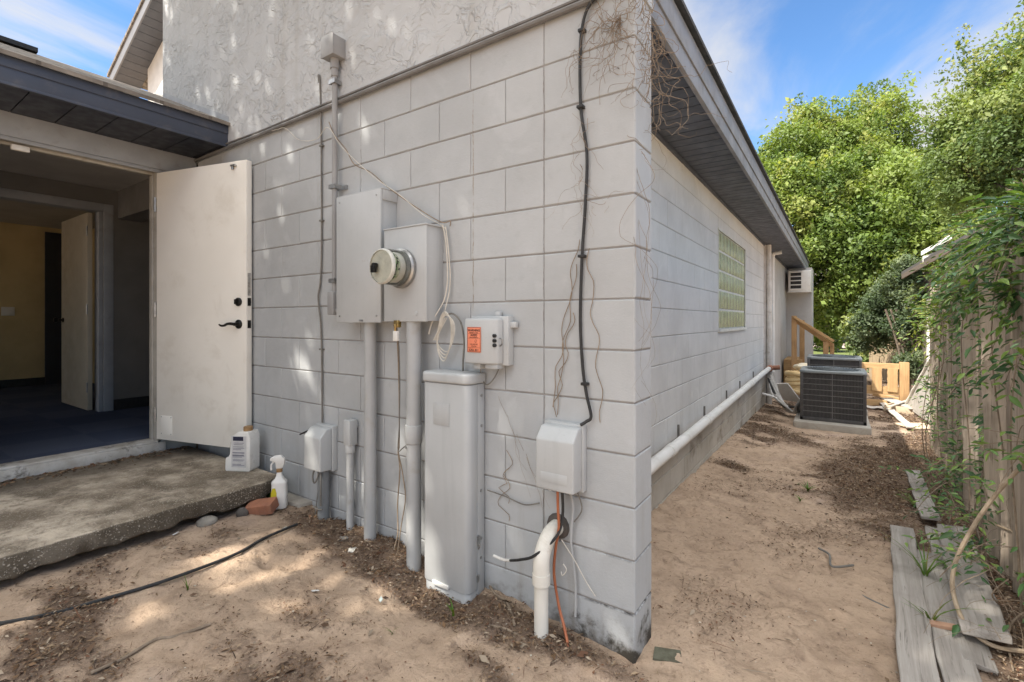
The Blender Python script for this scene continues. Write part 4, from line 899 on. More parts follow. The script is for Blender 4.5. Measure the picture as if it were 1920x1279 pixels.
# ------------------------------------------------------------------ jug, spray bottle, brick and rubble by the porch
def rbox(mb, x0, x1, y0, y1, zs, r, M):
    """stack of rounded-rect rings: zs = [(z, sx, sy, dx)]"""
    n0 = len(mb.v); m = 24; vs_ = []
    for z, sx, sy, dx in zs:
        for k in range(m):
            a = 2*math.pi*(k+.5)/m; c, s_ = math.cos(a), math.sin(a); e = .45
            vs_.append(M @ Vector((dx+sx*(x1-x0)/2*math.copysign(abs(c)**e, c), sy*(y1-y0)/2*math.copysign(abs(s_)**e, s_), z)))
    fs = [(i*m+k, i*m+(k+1) % m, (i+1)*m+(k+1) % m, (i+1)*m+k) for i in range(len(zs)-1) for k in range(m)] + [tuple(range(m))[::-1], tuple(range((len(zs)-1)*m, len(zs)*m))]
    mb.add(vs_, fs)
jp = onZ(448, 886, .268)
jug = thing('plastic_jug', 'white plastic jug with brown cap on the porch slab', 'jug', (jp.x-.045, jp.y+.05, .268), R_(28)); jug.scale = (.80, .92, 1.0)
I4 = Matrix()
mb = MB()
mb.prism([(-.115, .012), (-.108, 0), (.095, 0), (.105, .01), (.105, .225), (.088, .262), (-.005, .262), (-.045, .235), (-.062, .20), (-.072, .12), (-.085, .098), (-.112, .088)], 'y', -.058, .058)
mb.build('body', M_WHITEP, jug, bevel=.014, seg=4)
mb = MB(); mb.tube([(-.048, 0, .228), (-.085, 0, .20), (-.098, 0, .15), (-.098, 0, .085)], [.016, .015, .015, .017], 10, 4); mb.build('handle', M_WHITEP, jug)
mb = MB(); mb.lathe([(.032, .26), (.034, .262), (.034, .288), (.030, .291), (.001, .292)], (.045, 0, 0), (0, 0, 1), 24); mb.build('cap', M_CAP, jug)
mb = MB(); mb.box((-.055, -.0605, .03), (.075, -.0585, .235)); mb.build('label', pm('grey_label', (.56, .55, .545), None, 20, .5), jug)
mb = MB(); mb.box((-.04, -.0615, .205), (.05, -.0606, .232)); mb.build('label_band', pm('navy_band', (.02, .022, .05), None, 20, .5), jug)
mb = MB()
for k, (z, a, b_) in enumerate(((.19, -.035, .055), (.18, -.035, .045), (.165, -.04, .05), (.155, -.04, .06), (.147, -.04, .03), (.128, -.045, .06), (.112, -.045, .055), (.105, -.045, .06), (.098, -.045, .04), (.08, -.04, .06), (.073, -.04, .05), (.05, -.045, .03), (.043, -.045, .06))): mb.box((a, -.0612, z-(.006 if z in (.128, .112) else .0018)), (b_, -.0606, z+.0018))
mb.build('label_print', pm('grey_ink', (.22, .22, .26), None, 20, .6), jug)

sp_p = onG(524, 952)
spb = thing('spray_bottle', 'white spray bottle with yellow label standing beside the porch edge', 'spray bottle', (sp_p.x, sp_p.y, sp_p.z), R_(48))
mb = MB(); rbox(mb, -.045, .045, -.03, .03, [(0, .9, .9, 0), (.008, 1, 1, 0), (.10, 1, 1, 0), (.145, .94, .95, 0), (.155, .98, 1, 0), (.165, .95, .95, 0), (.18, .6, .75, 0), (.20, .38, .55, 0), (.225, .3, .45, 0)], 0, I4); mb.build('body', M_WHITEP, spb)
mb = MB(); mb.lathe([(.017, .222), (.018, .224), (.018, .243), (.014, .246)], (0, 0, 0), (0, 0, 1), 16); mb.build('collar', M_CAP, spb)
mb = MB(); mb.prism([(-.018, .244), (.018, .244), (.030, .268), (.032, .30), (.010, .325), (-.030, .322), (-.052, .308), (-.052, .294), (-.022, .284)], 'y', -.015, .015); mb.build('spray_head', M_WHITEP, spb, bevel=.005)
mb = MB(); mb.tube([(-.026, 0, .292), (-.046, 0, .268), (-.046, 0, .235)], .006, 8, 3); mb.build('trigger', M_WHITEP, spb)
mb = MB(); mb.prism([(-.040, .03), (-.016, .03), (-.010, .05), (-.010, .10), (-.018, .13), (-.034, .13), (-.042, .10), (-.042, .05)], 'y', -.032, -.0295); mb.build('label', pm('yellow_label', (.55, .47, .03), (.5, .42, .02), 20, .5), spb)
bp = onG(492, 962)
brk = MB(); brk.box((-.10, -.046, 0), (.10, .046, .057)); brk = brk.build('brick', M_BRICKM, None, bevel=.002, seg=1); brk.location = (bp.x-.01, bp.y+.01, bp.z+.006); brk.rotation_euler = (R_(14), R_(-8), R_(32)); brk.scale = (.8, .95, 1.05); tag(brk, 'orange red brick tilted in the sand beside the spray bottle', 'brick')
def rock(name, label, u, v, s_, mat, cat='stone', flat=.6):
    p = onG(u, v); mb = MB(); bm = bmesh.new(); bmesh.ops.create_icosphere(bm, subdivisions=3, radius=1)
    sx, sy = random.uniform(.8, 1.2), random.uniform(.7, 1.1); off = random.uniform(0, 99)
    for q in bm.verts:
        f_ = .75+.5*float(fbm(q.co.x*1.1+off, q.co.y*1.1+q.co.z*.9+off, 1.3, 3)); q.co = Vector((q.co.x*sx*f_, q.co.y*sy*f_, q.co.z*flat*f_))*s_
    me = bpy.data.meshes.new(name); bm.to_mesh(me); bm.free(); o = link(me, name, mat, None, True, 30); o.location = p+Vector((0, 0, s_*flat*.35)); return tag(o, label, cat)
rock('concrete_lump', 'pale grey rubble lump in the sand beneath the porch edge', 388, 982, .05, M_ROCK)
rock('dark_stone', 'dark stone half buried left of the orange brick', 455, 966, .04, M_DARKROCK, flat=.8)
rock('pale_stone', 'round pale stone on the litter near the conduits', 645, 1014, .03, M_ROCK)
rock('pale_stone', 'flat white stone on the sand in front of the conduits', 663, 1032, .033, M_PVC, flat=.3)
gcp = onG(508, 935)
mb = MB(); mb.lathe([(.03, 0), (.036, .05), (.037, .085), (.033, .085), (.03, .05), (.026, .006)], (0, 0, 0), (0, 0, 1), 20); gc = mb.build('green_cup', pm('green_plastic', (.06, .13, .06), None, 20, .4)); gc.location = (gcp.x-.02, gcp.y+.02, gcp.z); gc.rotation_euler = (R_(10), R_(-15), 0); tag(gc, 'small dark green cup behind the spray bottle', 'cup')
fp = onG(560, 938)
mb = MB(); mb.prism([(-.15, -.05), (-.02, -.10), (.10, -.08), (.14, .02), (.05, .08), (-.12, .07)], 'z', -.03, .018); fl_ = mb.build('stepping_stone', M_CONC, None, bevel=.008); fl_.location = (fp.x, fp.y+.02, fp.z); tag(fl_, 'flat broken concrete piece under the spray bottle against the wall', 'stone')
def hosepts(px, h): return [tuple(onG(u, v, h)) for u, v in px]
cable('ground_hose', 'thin black hose lying across the sand in front of the porch', hosepts([(-60, 1180), (0, 1169), (100, 1150), (200, 1122), (300, 1092), (400, 1056), (450, 1035), (490, 1012), (525, 996), (557, 983)], .024), .0075, M_RUBBER)
cable('dry_stick', 'long thin dry stick on the sand at the bottom left', hosepts([(170, 1262), (230, 1235), (290, 1200), (330, 1193), (395, 1170)], .006), .006, M_VINE, cat='stick')
cable('dry_stick', 'pale stick leaning in the sand between pedestal and white pipe', hosepts([(912, 1080), (925, 1110), (950, 1130), (965, 1172)], .02), .006, M_VINE, cat='stick')
cable('dry_stick', 'pale twig lying in the sand left of the white pipe', hosepts([(915, 1172), (950, 1180), (985, 1200)], .006), .005, M_VINE, cat='stick')
cable('dry_stick', 'dark forked twig in the middle of the sandy alley', hosepts([(1535, 1028), (1555, 1040), (1560, 1062), (1600, 1060)], .02), .006, M_WIREG, cat='stick')
cable('dry_stick', 'thin dark twig lying along the right side of the alley sand', hosepts([(1600, 1108), (1640, 1128), (1670, 1142)], .006), .004, M_WIREG, cat='stick')
for (u, v, s_, lb, m_) in ((715, 1126, .018, 'small shard of glass on the sand left of the pedestal', 'glass'), (533, 993, .02, 'pale blue glass shard beside the end of the hose', 'glass'), (508, 1084, .014, 'white shell chip on the open sand below the hose', 'shell'), (330, 1002, .017, 'white chip on the sand just under the porch edge', 'shell'), (590, 1110, .02, 'pale twig chip lying in the open sand', 'shell')):
    p = onG(u, v); mb = MB(); mb.prism([(-s_, -s_*.4), (s_*.2, -s_*.6), (s_, .2*s_), (.1*s_, s_*.5)], 'z', 0, .004)
    o = mb.build(m_+'_chip', M_WHITEP if m_ == 'shell' else pm('glass_shard', (.5, .58, .56), None, 20, .1)); o.location = p+Vector((0, 0, .004)); o.rotation_euler = (.25, .2, random.uniform(0, 6)); tag(o, lb, m_+' chip')
p = onG(1250, 1232); mb = MB(); mb.prism([(-.06, -.03), (.05, -.04), (.06, .03), (-.04, .035)], 'z', 0, .012); o = mb.build('roof_scrap', pm('mossy_shingle', (.12, .12, .085), (.08, .075, .05), 30, .95, bump=.4)); o.location = p; o.rotation_euler = (.06, .05, .5); tag(o, 'dark mossy shingle scrap lying by the foot of the corner', 'scrap')

# ------------------------------------------------------------------ condensers, hoses, bench, stairs
M_COND = pm('charcoal_louvre', (.085, .08, .08), (.065, .062, .062), 12, .5, dirt=(.2, .17, .14), damt=.35)
M_CONDT = pm('grey_green_top', (.25, .275, .285), (.21, .23, .24), 8, .45, dirt=(.3, .27, .22), damt=.3)
def condenser(label, x0, x1, y0, y1, z0, z1, lines=8):
    t = thing('air_condenser', label, 'air conditioner', ((x0+x1)/2, (y0+y1)/2, z0), 0, 'air conditioning condensers in the alley')
    cx, cy = (x0+x1)/2, (y0+y1)/2; W, D, H = (x1-x0)/2, (y1-y0)/2, z1-z0
    mb = MB(); mb.box((-W+.03, -D+.03, .03), (W-.03, D-.03, H-.05)); mb.build('coil', pm('dark_coil', (.022, .021, .021), None, 30, .6), t)
    mb = MB()
    n = 44
    for i in range(n):                                   # vertical louvre ribs between horizontal bands
        x = -W+.03+(2*W-.06)*(i+.5)/n; mb.box((x-.0045, -D+.012, .05), (x+.0045, -D+.028, H-.05))
    for i in range(n): 
        y = -D+.03+(2*D-.06)*(i+.5)/n; mb.box((-W+.012, y-.0045, .05), (-W+.028, y+.0045, H-.05)); mb.box((W-.028, y-.0045, .05), (W-.012, y+.0045, H-.05))
    mb.build('grille', M_COND, t, smooth=False)
    mb = MB()
    for j in range(1, lines): 
        z = .05+(H-.1)*j/lines; mb.box((-W+.008, -D+.006, z-.004), (W-.008, -D+.012, z+.004)); mb.box((W-.012, -D+.03, z-.004), (W-.006, D-.03, z+.004)); mb.box((-W+.006, -D+.03, z-.004), (-W+.012, D-.03, z+.004))
    mb.box((-.004, -D+.003, .05), (.004, -D+.0065, H-.05))
    mb.build('band', pm('band_grey', (.17, .165, .16), None, 12, .45), t, smooth=False)
    mb = MB()
    for sx in (-1, 1):
        for sy in (-1, 1): mb.box((sx*W-.018*(1+sx)*1-0.0, sy*D-.018*(1+sy), .0), (sx*W+.018*(1-sx), sy*D+.018*(1-sy), H-.04))
    mb.box((-W, -D, .0), (W, D, .045)); mb.build('frame', M_COND, t, bevel=.004)
    mb = MB(); poly = [(-W-.008, -D+.05), (-W+.05, -D-.008), (W-.05, -D-.008), (W+.008, -D+.05), (W+.008, D-.05), (W-.05, D+.008), (-W+.05, D+.008), (-W-.008, D-.05)]
    mb.prism(poly, 'z', H-.05, H-.012); mb.build('top', M_CONDT, t, bevel=.010, seg=3)
    mb = MB()
    for r in np.linspace(.05, min(W, D)-.05, 9): mb.tube([(r*math.cos(a), r*math.sin(a), H+.012-.02*(r/W)**2) for a in np.linspace(0, 2*math.pi, 33)], .0035, 5)
    for k in range(12):
        a = k*math.pi/6; mb.tube([(.04*math.cos(a), .04*math.sin(a), H+.012), ((min(W, D)-.04)*math.cos(a), (min(W, D)-.04)*math.sin(a), H-.008)], .004, 5)
    mb.build('fan_guard', pm('guard_grey', (.16, .18, .19), None, 8, .4), t)
    mb = MB(); mb.lathe([(min(W, D)-.06, H-.0115), (min(W, D)-.06, H-.009), (.001, H-.009)], (0, 0, 0), (0, 0, 1), 32); mb.build('fan_opening', M_RUBBER, t)
    mb = MB(); mb.lathe([(.07, H-.008), (.07, H-.002), (.001, H)], (0, 0, 0), (0, 0, 1), 20); mb.build('fan_hub', M_RUBBER, t)
    t.location = (cx, cy, z0)
    return t
def pad(label, x0, x1, y0, y1, z):
    mb = MB(); mb.box((x0, y0, z-.2), (x1, y1, z)); return tag(mb.build('concrete_pad', M_CONC, None, bevel=.012), label, 'pad')
pad('concrete pad under the nearer charcoal condenser', .15, 1.0, 5.70, 6.72, -.09)
condenser('nearer charcoal air condenser with a grey top and horizontal bands', .222, .958, 5.86, 6.58, -.09, .60, 8)
pad('concrete pad hidden under the rear condenser', .18, 1.02, 7.05, 8.0, -.08)
condenser('rear grey air condenser behind the nearer one, only its top showing', .25, .95, 7.12, 7.82, -.08, .70, 8)
mb = MB()
for k in range(5):
    o_ = .035*k
    mb.tube([(SX+.12, 7.45-.08*k, .36-o_), (SX+.20, 7.3-.1*k, .2-o_), (SX+.30+o_, 7.0-.12*k, -.02-o_*.3), (-.0+o_, 6.75-.1*k, -.13+.01*k), (.15, 6.5-.06*k, -.10+.03*k), (.24, 6.45-.05*k, -.02+.05*k)], .024 if k % 2 else .016, 8, 6)
o = mb.build('refrigerant_hose', pm('grey_foam_hose', (.44, .42, .39), (.3, .29, .27), 10, .8)); tag(o, 'bundle of grey hoses running from the side wall to the condensers', 'hose')
cable('black_hose', 'single black line looping among the grey hoses by the condenser', [(SX+.1, 7.2, .3), (SX+.2, 7.0, .12), (-.05, 6.7, -.06), (.1, 6.5, -.03), (.24, 6.4, .0)], .016, M_RUBBER)
cable('white_branch_pipe', 'thin white pipe fork beside the grey hoses', [(SX+.05, 6.9, .08), (SX+.25, 6.85, .03), (-.02, 6.8, -.08)], .018, M_WPIPE)
mb = MB(); mb.prism([(-.2, 0), (.22, 0), (.2, .32), (-.06, .36)], 'x', -.012, .012, Matrix.Translation((-.03, 7.9, -.14)) @ Matrix.Rotation(R_(60), 4, 'Z') @ Matrix.Rotation(R_(-28), 4, 'Y')); o = mb.build('plastic_sheet', M_WHITEP); tag(o, 'small white sheet leaning behind the grey hoses', 'panel')
mb = MB()
for k in range(7):
    r = .22-.012*(k % 3); z = -.10+.055*k; cxx = .06+.02*(k % 2); cyy = 9.0
    mb.tube([(cxx+r*math.cos(a)*1.05, cyy+r*math.sin(a), z+.02*math.sin(a*2+k)) for a in np.linspace(0, 6.2832, 40)], [.046+.006*(i % 2) for i in range(40)], 10)
o = mb.build('corrugated_hose', pm('tan_corrugated', (.78, .60, .33), (.68, .49, .24), 9, .6)); tag(o, 'coiled tan corrugated hose stacked against the wall behind the condensers', 'hose')
mb = MB(); bm = bmesh.new(); bmesh.ops.create_icosphere(bm, subdivisions=3, radius=.16); bm.verts.ensure_lookup_table()
for q in bm.verts: q.co *= .7+.6*float(fbm(q.co.x*6+4, q.co.y*6+q.co.z*7, 1.2, 3)); q.co.z *= .55
me = bpy.data.meshes.new('foam_bag'); bm.to_mesh(me); bm.free(); o = link(me, 'crumpled_bag', pm('cream_plastic', (.80, .74, .6), (.72, .6, .4), 8, .5), None, True, 25); o.location = (.11, 9.0, .36); tag(o, 'crumpled cream plastic on top of the coiled tan hose', 'bag')

def plankbox(name, label, size, M, mat, parent=None, bow=0.0, cat='plank', group=None, bev=.004, warp=True, seed=0):
    """board: local x is its length"""
    L, Wd, T = size; mb = MB(); n = 14
    rs = random.Random(seed)
    vs_ = []
    for i in range(n+1):
        x = -L/2+L*i/n; e = .004*math.sin(i*1.7+seed) if warp else 0; zb = bow*(2*i/n-1)**2
        for y, z in ((-Wd/2+e, 0), (Wd/2+e*.6, 0), (Wd/2+e*.6, T), (-Wd/2+e, T)): vs_.append((x+(rs.uniform(-.01, .01) if i in (0, n) and warp else 0), y, z+zb))
    fs = [(i*4+k, i*4+(k+1) % 4, (i+1)*4+(k+1) % 4, (i+1)*4+k) for i in range(n) for k in range(4)] + [(3, 2, 1, 0), (n*4, n*4+1, n*4+2, n*4+3)]
    mb.add(vs_, fs); o = mb.build(name, mat, parent, bevel=bev, seg=1); o.matrix_local = M
    if label: tag(o, label, cat, group)
    return o
def span(a, b, z=None, roll=0):
    a = Vector(a); b = Vector(b); d = b-a; yaw = math.atan2(d.y, d.x); pit = -math.atan2(d.z, Vector((d.x, d.y)).length)
    return d.length, Matrix.Translation((a+b)/2) @ Matrix.Rotation(yaw, 4, 'Z') @ Matrix.Rotation(pit, 4, 'Y') @ Matrix.Rotation(roll, 4, 'X')

# wooden landing rail ("bench") and stair rail
ra = atD(1604, 700, 10.0); rb_ = atD(1684, 735, 9.6)
bch = thing('wooden_railing', 'low new wooden railing with short boards behind the condensers', 'railing', (1.3, 8.6, -.2))
RY = 8.7; RXa, RXb = .55, 1.52; RZ0, RZ1 = -.22, .53
L, M = span((RXa-.3, RY, RZ1-.10), (RXb, RY, RZ1-.10))
def part(o, par): o.parent = par; o.matrix_parent_inverse = Matrix.Translation(-Vector(par.location)); return o
part(plankbox('top_rail', None, (L, .11, .09), M, M_NEWWOOD), bch)
L, M = span((RXa-.3, RY, RZ0+.20), (RXb, RY, RZ0+.20)); part(plankbox('bottom_rail', None, (L, .09, .14), M, M_NEWWOOD), bch)
for k in range(6):
    x = RXa-.2+k*.215; part(plankbox('rail_board', None, (.40, .14, .025), Matrix.Translation((x, RY-.055, RZ0+.46)) @ Matrix.Rotation(R_(90), 4, 'Y') @ Matrix.Rotation(R_(90), 4, 'X'), M_NEWWOOD), bch)
mb = MB(); mb.box((RXb, RY-.06, RZ0-.1), (RXb+.13, RY+.06, RZ1+.02)); part(mb.build('post', M_NEWWOODV, None, bevel=.005), bch)
mb = MB(); mb.box((RXa-.3, RY-.07, RZ0-.12), (RXb-.02, RY+.05, RZ0+.10)); part(mb.build('kick_board', M_NEWWOOD, None, bevel=.005), bch)

st = thing('stair_railing', 'wooden stair handrail sloping down from a tall post at the far wall', 'railing', (-.1, 10.6, -.2))
def up(name, x, y, z0, z1, s_=.05):
    mb = MB(); mb.box((x-s_, y-s_, z0), (x+s_, y+s_, z1)); return part(mb.build(name, M_NEWWOODV, None, bevel=.005), st)
pA = onY(1489, 592, 10.6); pB = onY(1562, 640, 10.6)
up('post', pA.x, 10.6, -.3, pA.z); up('post', pA.x+.12, 11.2, -.3, pA.z-.1)
L, M = span((pA.x-.02, 10.55, pA.z-.04), (pB.x, 10.55, pB.z-.02)); part(plankbox('handrail', None, (L, .10, .05), M, M_NEWWOOD), st)
L, M = span((pA.x-.02, 10.66, pA.z-.13), (pB.x-.05, 10.66, pB.z-.12)); part(plankbox('handrail', None, (L, .04, .09), M, M_NEWWOOD), st)
up('post', pB.x-.13, 10.6, -.3, pB.z-.02); up('post', pB.x-.02, 10.75, -.3, pB.z-.05, .04)
mb = MB(); mb.box((-.38, 10.9, .30), (-.02, 12.0, .36)); mb.box((-.38, 10.88, -.3), (-.04, 11.95, .30)); part(mb.build('landing', M_NEWWOOD, None, bevel=.004), st)

# wall air conditioner on the projecting wall
ac = thing('wall_air_conditioner', 'white boxy air conditioner with dark grille high on the far wall', 'air conditioner', (-.1, 11.9, 1.9))
q0 = onY(1478, 508, 11.6); q1 = onY(1520, 546, 11.6)
mb = MB(); mb.box((q0.x, 11.62, q1.z), (q1.x, 12.30, q0.z)); mb.box((q0.x-.02, 11.60, q1.z-.02), (q1.x+.02, 11.63, q1.z)); part(mb.build('casing', M_WHITEP, None, bevel=.01), ac)
gx0 = q0.x+(q1.x-q0.x)*.10; gx1 = q0.x+(q1.x-q0.x)*.58
mb = MB(); mb.box((gx0, 11.612, q1.z+.06), (gx1, 11.618, q0.z-.04)); part(mb.build('grille', M_RUBBER, None), ac)
mb = MB()
for k in range(5):
    z = q1.z+.06+(q0.z-q1.z-.10)*k/4; mb.box((gx0-.01, 11.595, z-.012), (gx1+.01, 11.611, z+.012))
part(mb.build('louvre', M_WHITEP, None), ac)

# ------------------------------------------------------------------ debris by the shed
M_DEB = pm('weathered_white_board', (.50, .47, .43), (.40, .37, .33), 8, .7, dirt=(.25, .2, .15), damt=.6, dscale=5)
a_, b_ = onG(1652, 752, .03), onG(1720, 775, .03)
pts = [((1655, 757), (1708, 803), .09, 'long thin white board lying closest to the condenser in the debris heap'), ((1662, 748), (1718, 768), .16, 'broad white board lying behind the tan tray in the debris heap')]
for k, (A_, B_, w_, lb) in enumerate(pts):
    A = onG(*A_, .05+.06*k); Bq = onG(*B_, .03+.06*k); L, M = span(A, Bq, roll=.1); plankbox('white_board', lb, (L, w_, .02), M, M_DEB, None, 0, 'board', seed=k)
tp = onG(1702, 775); mb = MB()
Mt = Matrix.Translation((tp.x, tp.y+.1, tp.z)) @ Matrix.Rotation(R_(-20), 4, 'Z')
mb.box((-.22, -.2, .0), (.22, .2, .015), Mt); mb.box((-.22, -.22, 0), (.22, -.2, .11), Mt); mb.box((-.22, .2, 0), (.22, .22, .11), Mt); mb.box((-.24, -.22, 0), (-.22, .22, .11), Mt); mb.box((.22, -.22, 0), (.24, .22, .11), Mt)
o = mb.build('drawer', pm('pale_tan_board', (.56, .45, .33), (.48, .38, .27), 8, .7), None, bevel=.002); tag(o, 'open tan and white drawer dumped on the debris heap', 'drawer')
A = onG(1700, 800, .02); Bq = onG(1742, 800, .02); L, M = span(A, Bq); plankbox('tan_board', 'tan board lying flat by the big leaning white panel', (.42, .34, .018), M, bpy.data.materials['pale_tan_board'], None, 0, 'board', seed=5)
# big leaning white panel
pb = [onZ(1702, 762, -.15), onZ(1757, 800, -.15)]
top = atD(1752, 672, (pb[1]-CAM).dot(FW)+.35)
mb = MB(); nrm = (pb[1]-pb[0]).cross(top-pb[0]).normalized()*.03
mb.add([pb[0], pb[1], top+Vector((.15, -.05, 0)), top, pb[0]+nrm, pb[1]+nrm, top+nrm+Vector((.15, -.05, 0)), top+nrm], [(0, 1, 2, 3), (7, 6, 5, 4), (0, 4, 5, 1), (1, 5, 6, 2), (2, 6, 7, 3), (3, 7, 4, 0)])
o = mb.build('white_sheet', M_DEB); tag(o, 'large triangular white sheet leaning against the end of the fence', 'panel')
L, M = span(pb[0]+Vector((-.03, -.03, .0)), top+Vector((-.03, -.03, 0))); o = plankbox('white_board', 'white stick leaning along the edge of the big white sheet', (L, .05, .03), M, M_DOOR, None, 0, 'board', seed=9)

A = onG(1640, 742, .03); Bq = onG(1690, 752, .03); L, M = span(A, Bq); plankbox('lumber_offcut', 'short tan lumber offcut lying in front of the low wooden railing', (L, .09, .05), M, M_NEWWOOD, None, 0, 'lumber', seed=41)
A = onG(1668, 764, .10); Bq = onG(1712, 748, .16); L, M = span(A, Bq, roll=-.3); plankbox('white_board', 'narrow white board propped diagonally across the top of the debris heap', (L, .06, .02), M, M_DEB, None, 0, 'board', seed=42)
for (u_, v_, s_, lb) in ((1645, 768, .16, 'crumpled pale sheet on the ground between the condenser and the white boards'), (1455, 742, .13, 'pale torn sheet on the soil by the side wall under the grey hoses')):
    p = onG(u_, v_); n_ = 9; V_ = []; F_ = []
    for i in range(n_):
        for j in range(n_):
            x, y = (i/(n_-1)-.5)*2*s_, (j/(n_-1)-.5)*1.4*s_; V_.append((x*(1+.15*math.sin(j*1.9)), y*(1+.2*math.sin(i*1.3)), .035+.07*float(fbm(x*9+u_, y*9, 1.4, 3)-.5)))
    F_ = [(i*n_+j, i*n_+j+1, (i+1)*n_+j+1, (i+1)*n_+j) for i in range(n_-1) for j in range(n_-1)]
    mb = MB(); mb.add(V_, F_); o = mb.build('torn_sheet', M_DEB, smooth=False); o.location = p; tag(o, lb, 'scrap')
mb = MB(); mb.box((SX-.012, 7.86, 1.25), (SX+.075, 8.06, 1.55)); mb.box((SX+.075, 7.87, 1.26), (SX+.085, 8.05, 1.54)); mb.tube([(SX+.03, 7.96, .35), (SX+.03, 7.96, 1.25)], .014, 8); o = mb.build('disconnect_box', M_BOX, None, bevel=.004); tag(o, 'small grey switch box on the side wall between the two white vertical pipes', 'electrical box')

# ------------------------------------------------------------------ fence on the right
FX = lambda y: 1.31+.042*y
fence = thing('picket_fence', 'weathered grey board fence overgrown with vines along the alley', 'fence', (1.35, 2.5, 0))
y = .25; k = 0
while y < 5.3:
    if any(a < y+.06 < b_ for a, b_ in ((2.62, 2.92), (2.06, 2.2), (3.0, 3.22), (3.95, 4.1), (1.56, 1.64))): y += .05; continue
    wd = random.uniform(.11, .145); z0 = g0(min(FX(y), 1.6), y)-.05; H_ = random.uniform(1.80, 1.9)
    lean = random.uniform(-.035, .035); yaw = R_(-87.6)+random.uniform(-.22, .22)
    M = Matrix.Translation((FX(y)+random.uniform(-.012, .012), y+wd/2, z0+H_/2)) @ Matrix.Rotation(yaw+R_(180), 4, 'Z') @ Matrix.Rotation(lean, 4, 'Y')
    mb = MB(); c = .03
    mb.prism([(-wd/2, -H_/2), (wd/2, -H_/2), (wd/2, H_/2-c), (wd/2-c, H_/2), (-wd/2+c, H_/2), (-wd/2, H_/2-c)], 'y', -.008, .008)
    o = mb.build('picket', M_PICKET, None, bevel=.002, seg=1); part(o, fence); o.matrix_world = M; o.matrix_basis = M
    y += wd+random.choice([.006, .008, .012, .02, .03]); k += 1
for z in (.35, 1.5):
    L, M = span((FX(.2)+.03, .2, z), (FX(5.3)+.03, 5.3, z)); part(plankbox('rail', None, (L, .04, .09), M, M_GREYWOOD), fence)
for y in (.3, 2.75, 5.25):
    mb = MB(); mb.box((FX(y)+.05, y-.045, -.3), (FX(y)+.14, y+.045, 1.75)); part(mb.build('post', M_PICKET, None, bevel=.004), fence)
# loose leaning boards in front of the fence (photo: wide split boards nearest the camera)
for k, (ub, vb, ut, vt_, dep, lb) in enumerate(((1902, 1150, 1880, 440, 2.42, 'broad split grey board leaning on the fence nearest the right edge'), (1822, 960, 1812, 500, 3.28, 'grey board leaning on the fence between two leafy gaps'), (1872, 1100, 1850, 460, 2.66, 'grey board leaning on the fence second from the right edge'))):
    bt = atD(ub, vb, dep); tt = atD(ut, vt_, dep+.08)
    L, M = span(bt, tt); d = (tt-bt).normalized(); face = (CAM-bt); face.z = 0; face = (face.normalized()+Vector((-.9, 0, 0))).normalized(); yv = d.cross(face).normalized(); zv = yv.cross(d) if False else d.cross(yv)*-1
    Mx = Matrix((d, yv, d.cross(yv))).transposed().to_4x4(); Mx.translation = (bt+tt)/2
    plankbox('loose_picket', lb, (L, .105, .018), Mx, wood('split_board', (.62, .52, .42), (.42, .35, .28), (.13, .105, .082)) if k == 0 else bpy.data.materials['split_board'], None, .0, 'fence board', seed=20+k)

# ------------------------------------------------------------------ planks on the ground
pg = 'weathered planks lying beside the fence'
def gplank(label, A_, B_, w_, t_=.025, h=(0, 0), roll=0, bow=0, seed=0, ext=0):
    A = onG(*A_); Bq = onG(*B_); A.z = g0(A.x, A.y)+h[0]; Bq.z = g0(Bq.x, Bq.y)+h[1]
    d = (Bq-A).normalized(); Bq = Bq+d*ext
    L, M = span(A, Bq, roll=roll); return plankbox('plank', label, (L, w_, t_), M, M_GREYWOOD, None, bow, 'plank', pg, seed=seed)
gplank('long grey plank nearest the open sand', (1691, 1006), (1722, 1279), .115, .028, (.025, .025), .03, 0, 31, .35)
gplank('grey plank with a brown band, between the sand side plank and the dark gap', (1737, 1050), (1800, 1279), .115, .022, (.012, .012), -.06, 0, 32, .35)
gplank('wide grey plank with a broken lower end under the arching stem', (1785, 1010), (1850, 1235), .145, .03, (.045, .06), .12, 0, 33)
gplank('dark grey plank half buried beneath the wider broken plank', (1752, 1000), (1836, 1262), .10, .022, (.01, .01), -.1, 0, 34)
gplank('short brown plank crossing over the far ends of the others', (1712, 895), (1745, 995), .10, .022, (.03, .06), .1, 0, 35)
A = onG(1760, 1192); mb = MB(); mb.box((-.06, -.018, 0), (.06, .018, .012)); o = mb.build('wood_strip', pm('brown_strip', (.36, .22, .15), None, 20, .8)); o.location = A+Vector((0, 0, .04)); o.rotation_euler = (0, -.06, .12); tag(o, 'short reddish wood strip lying across a grey plank', 'strip')

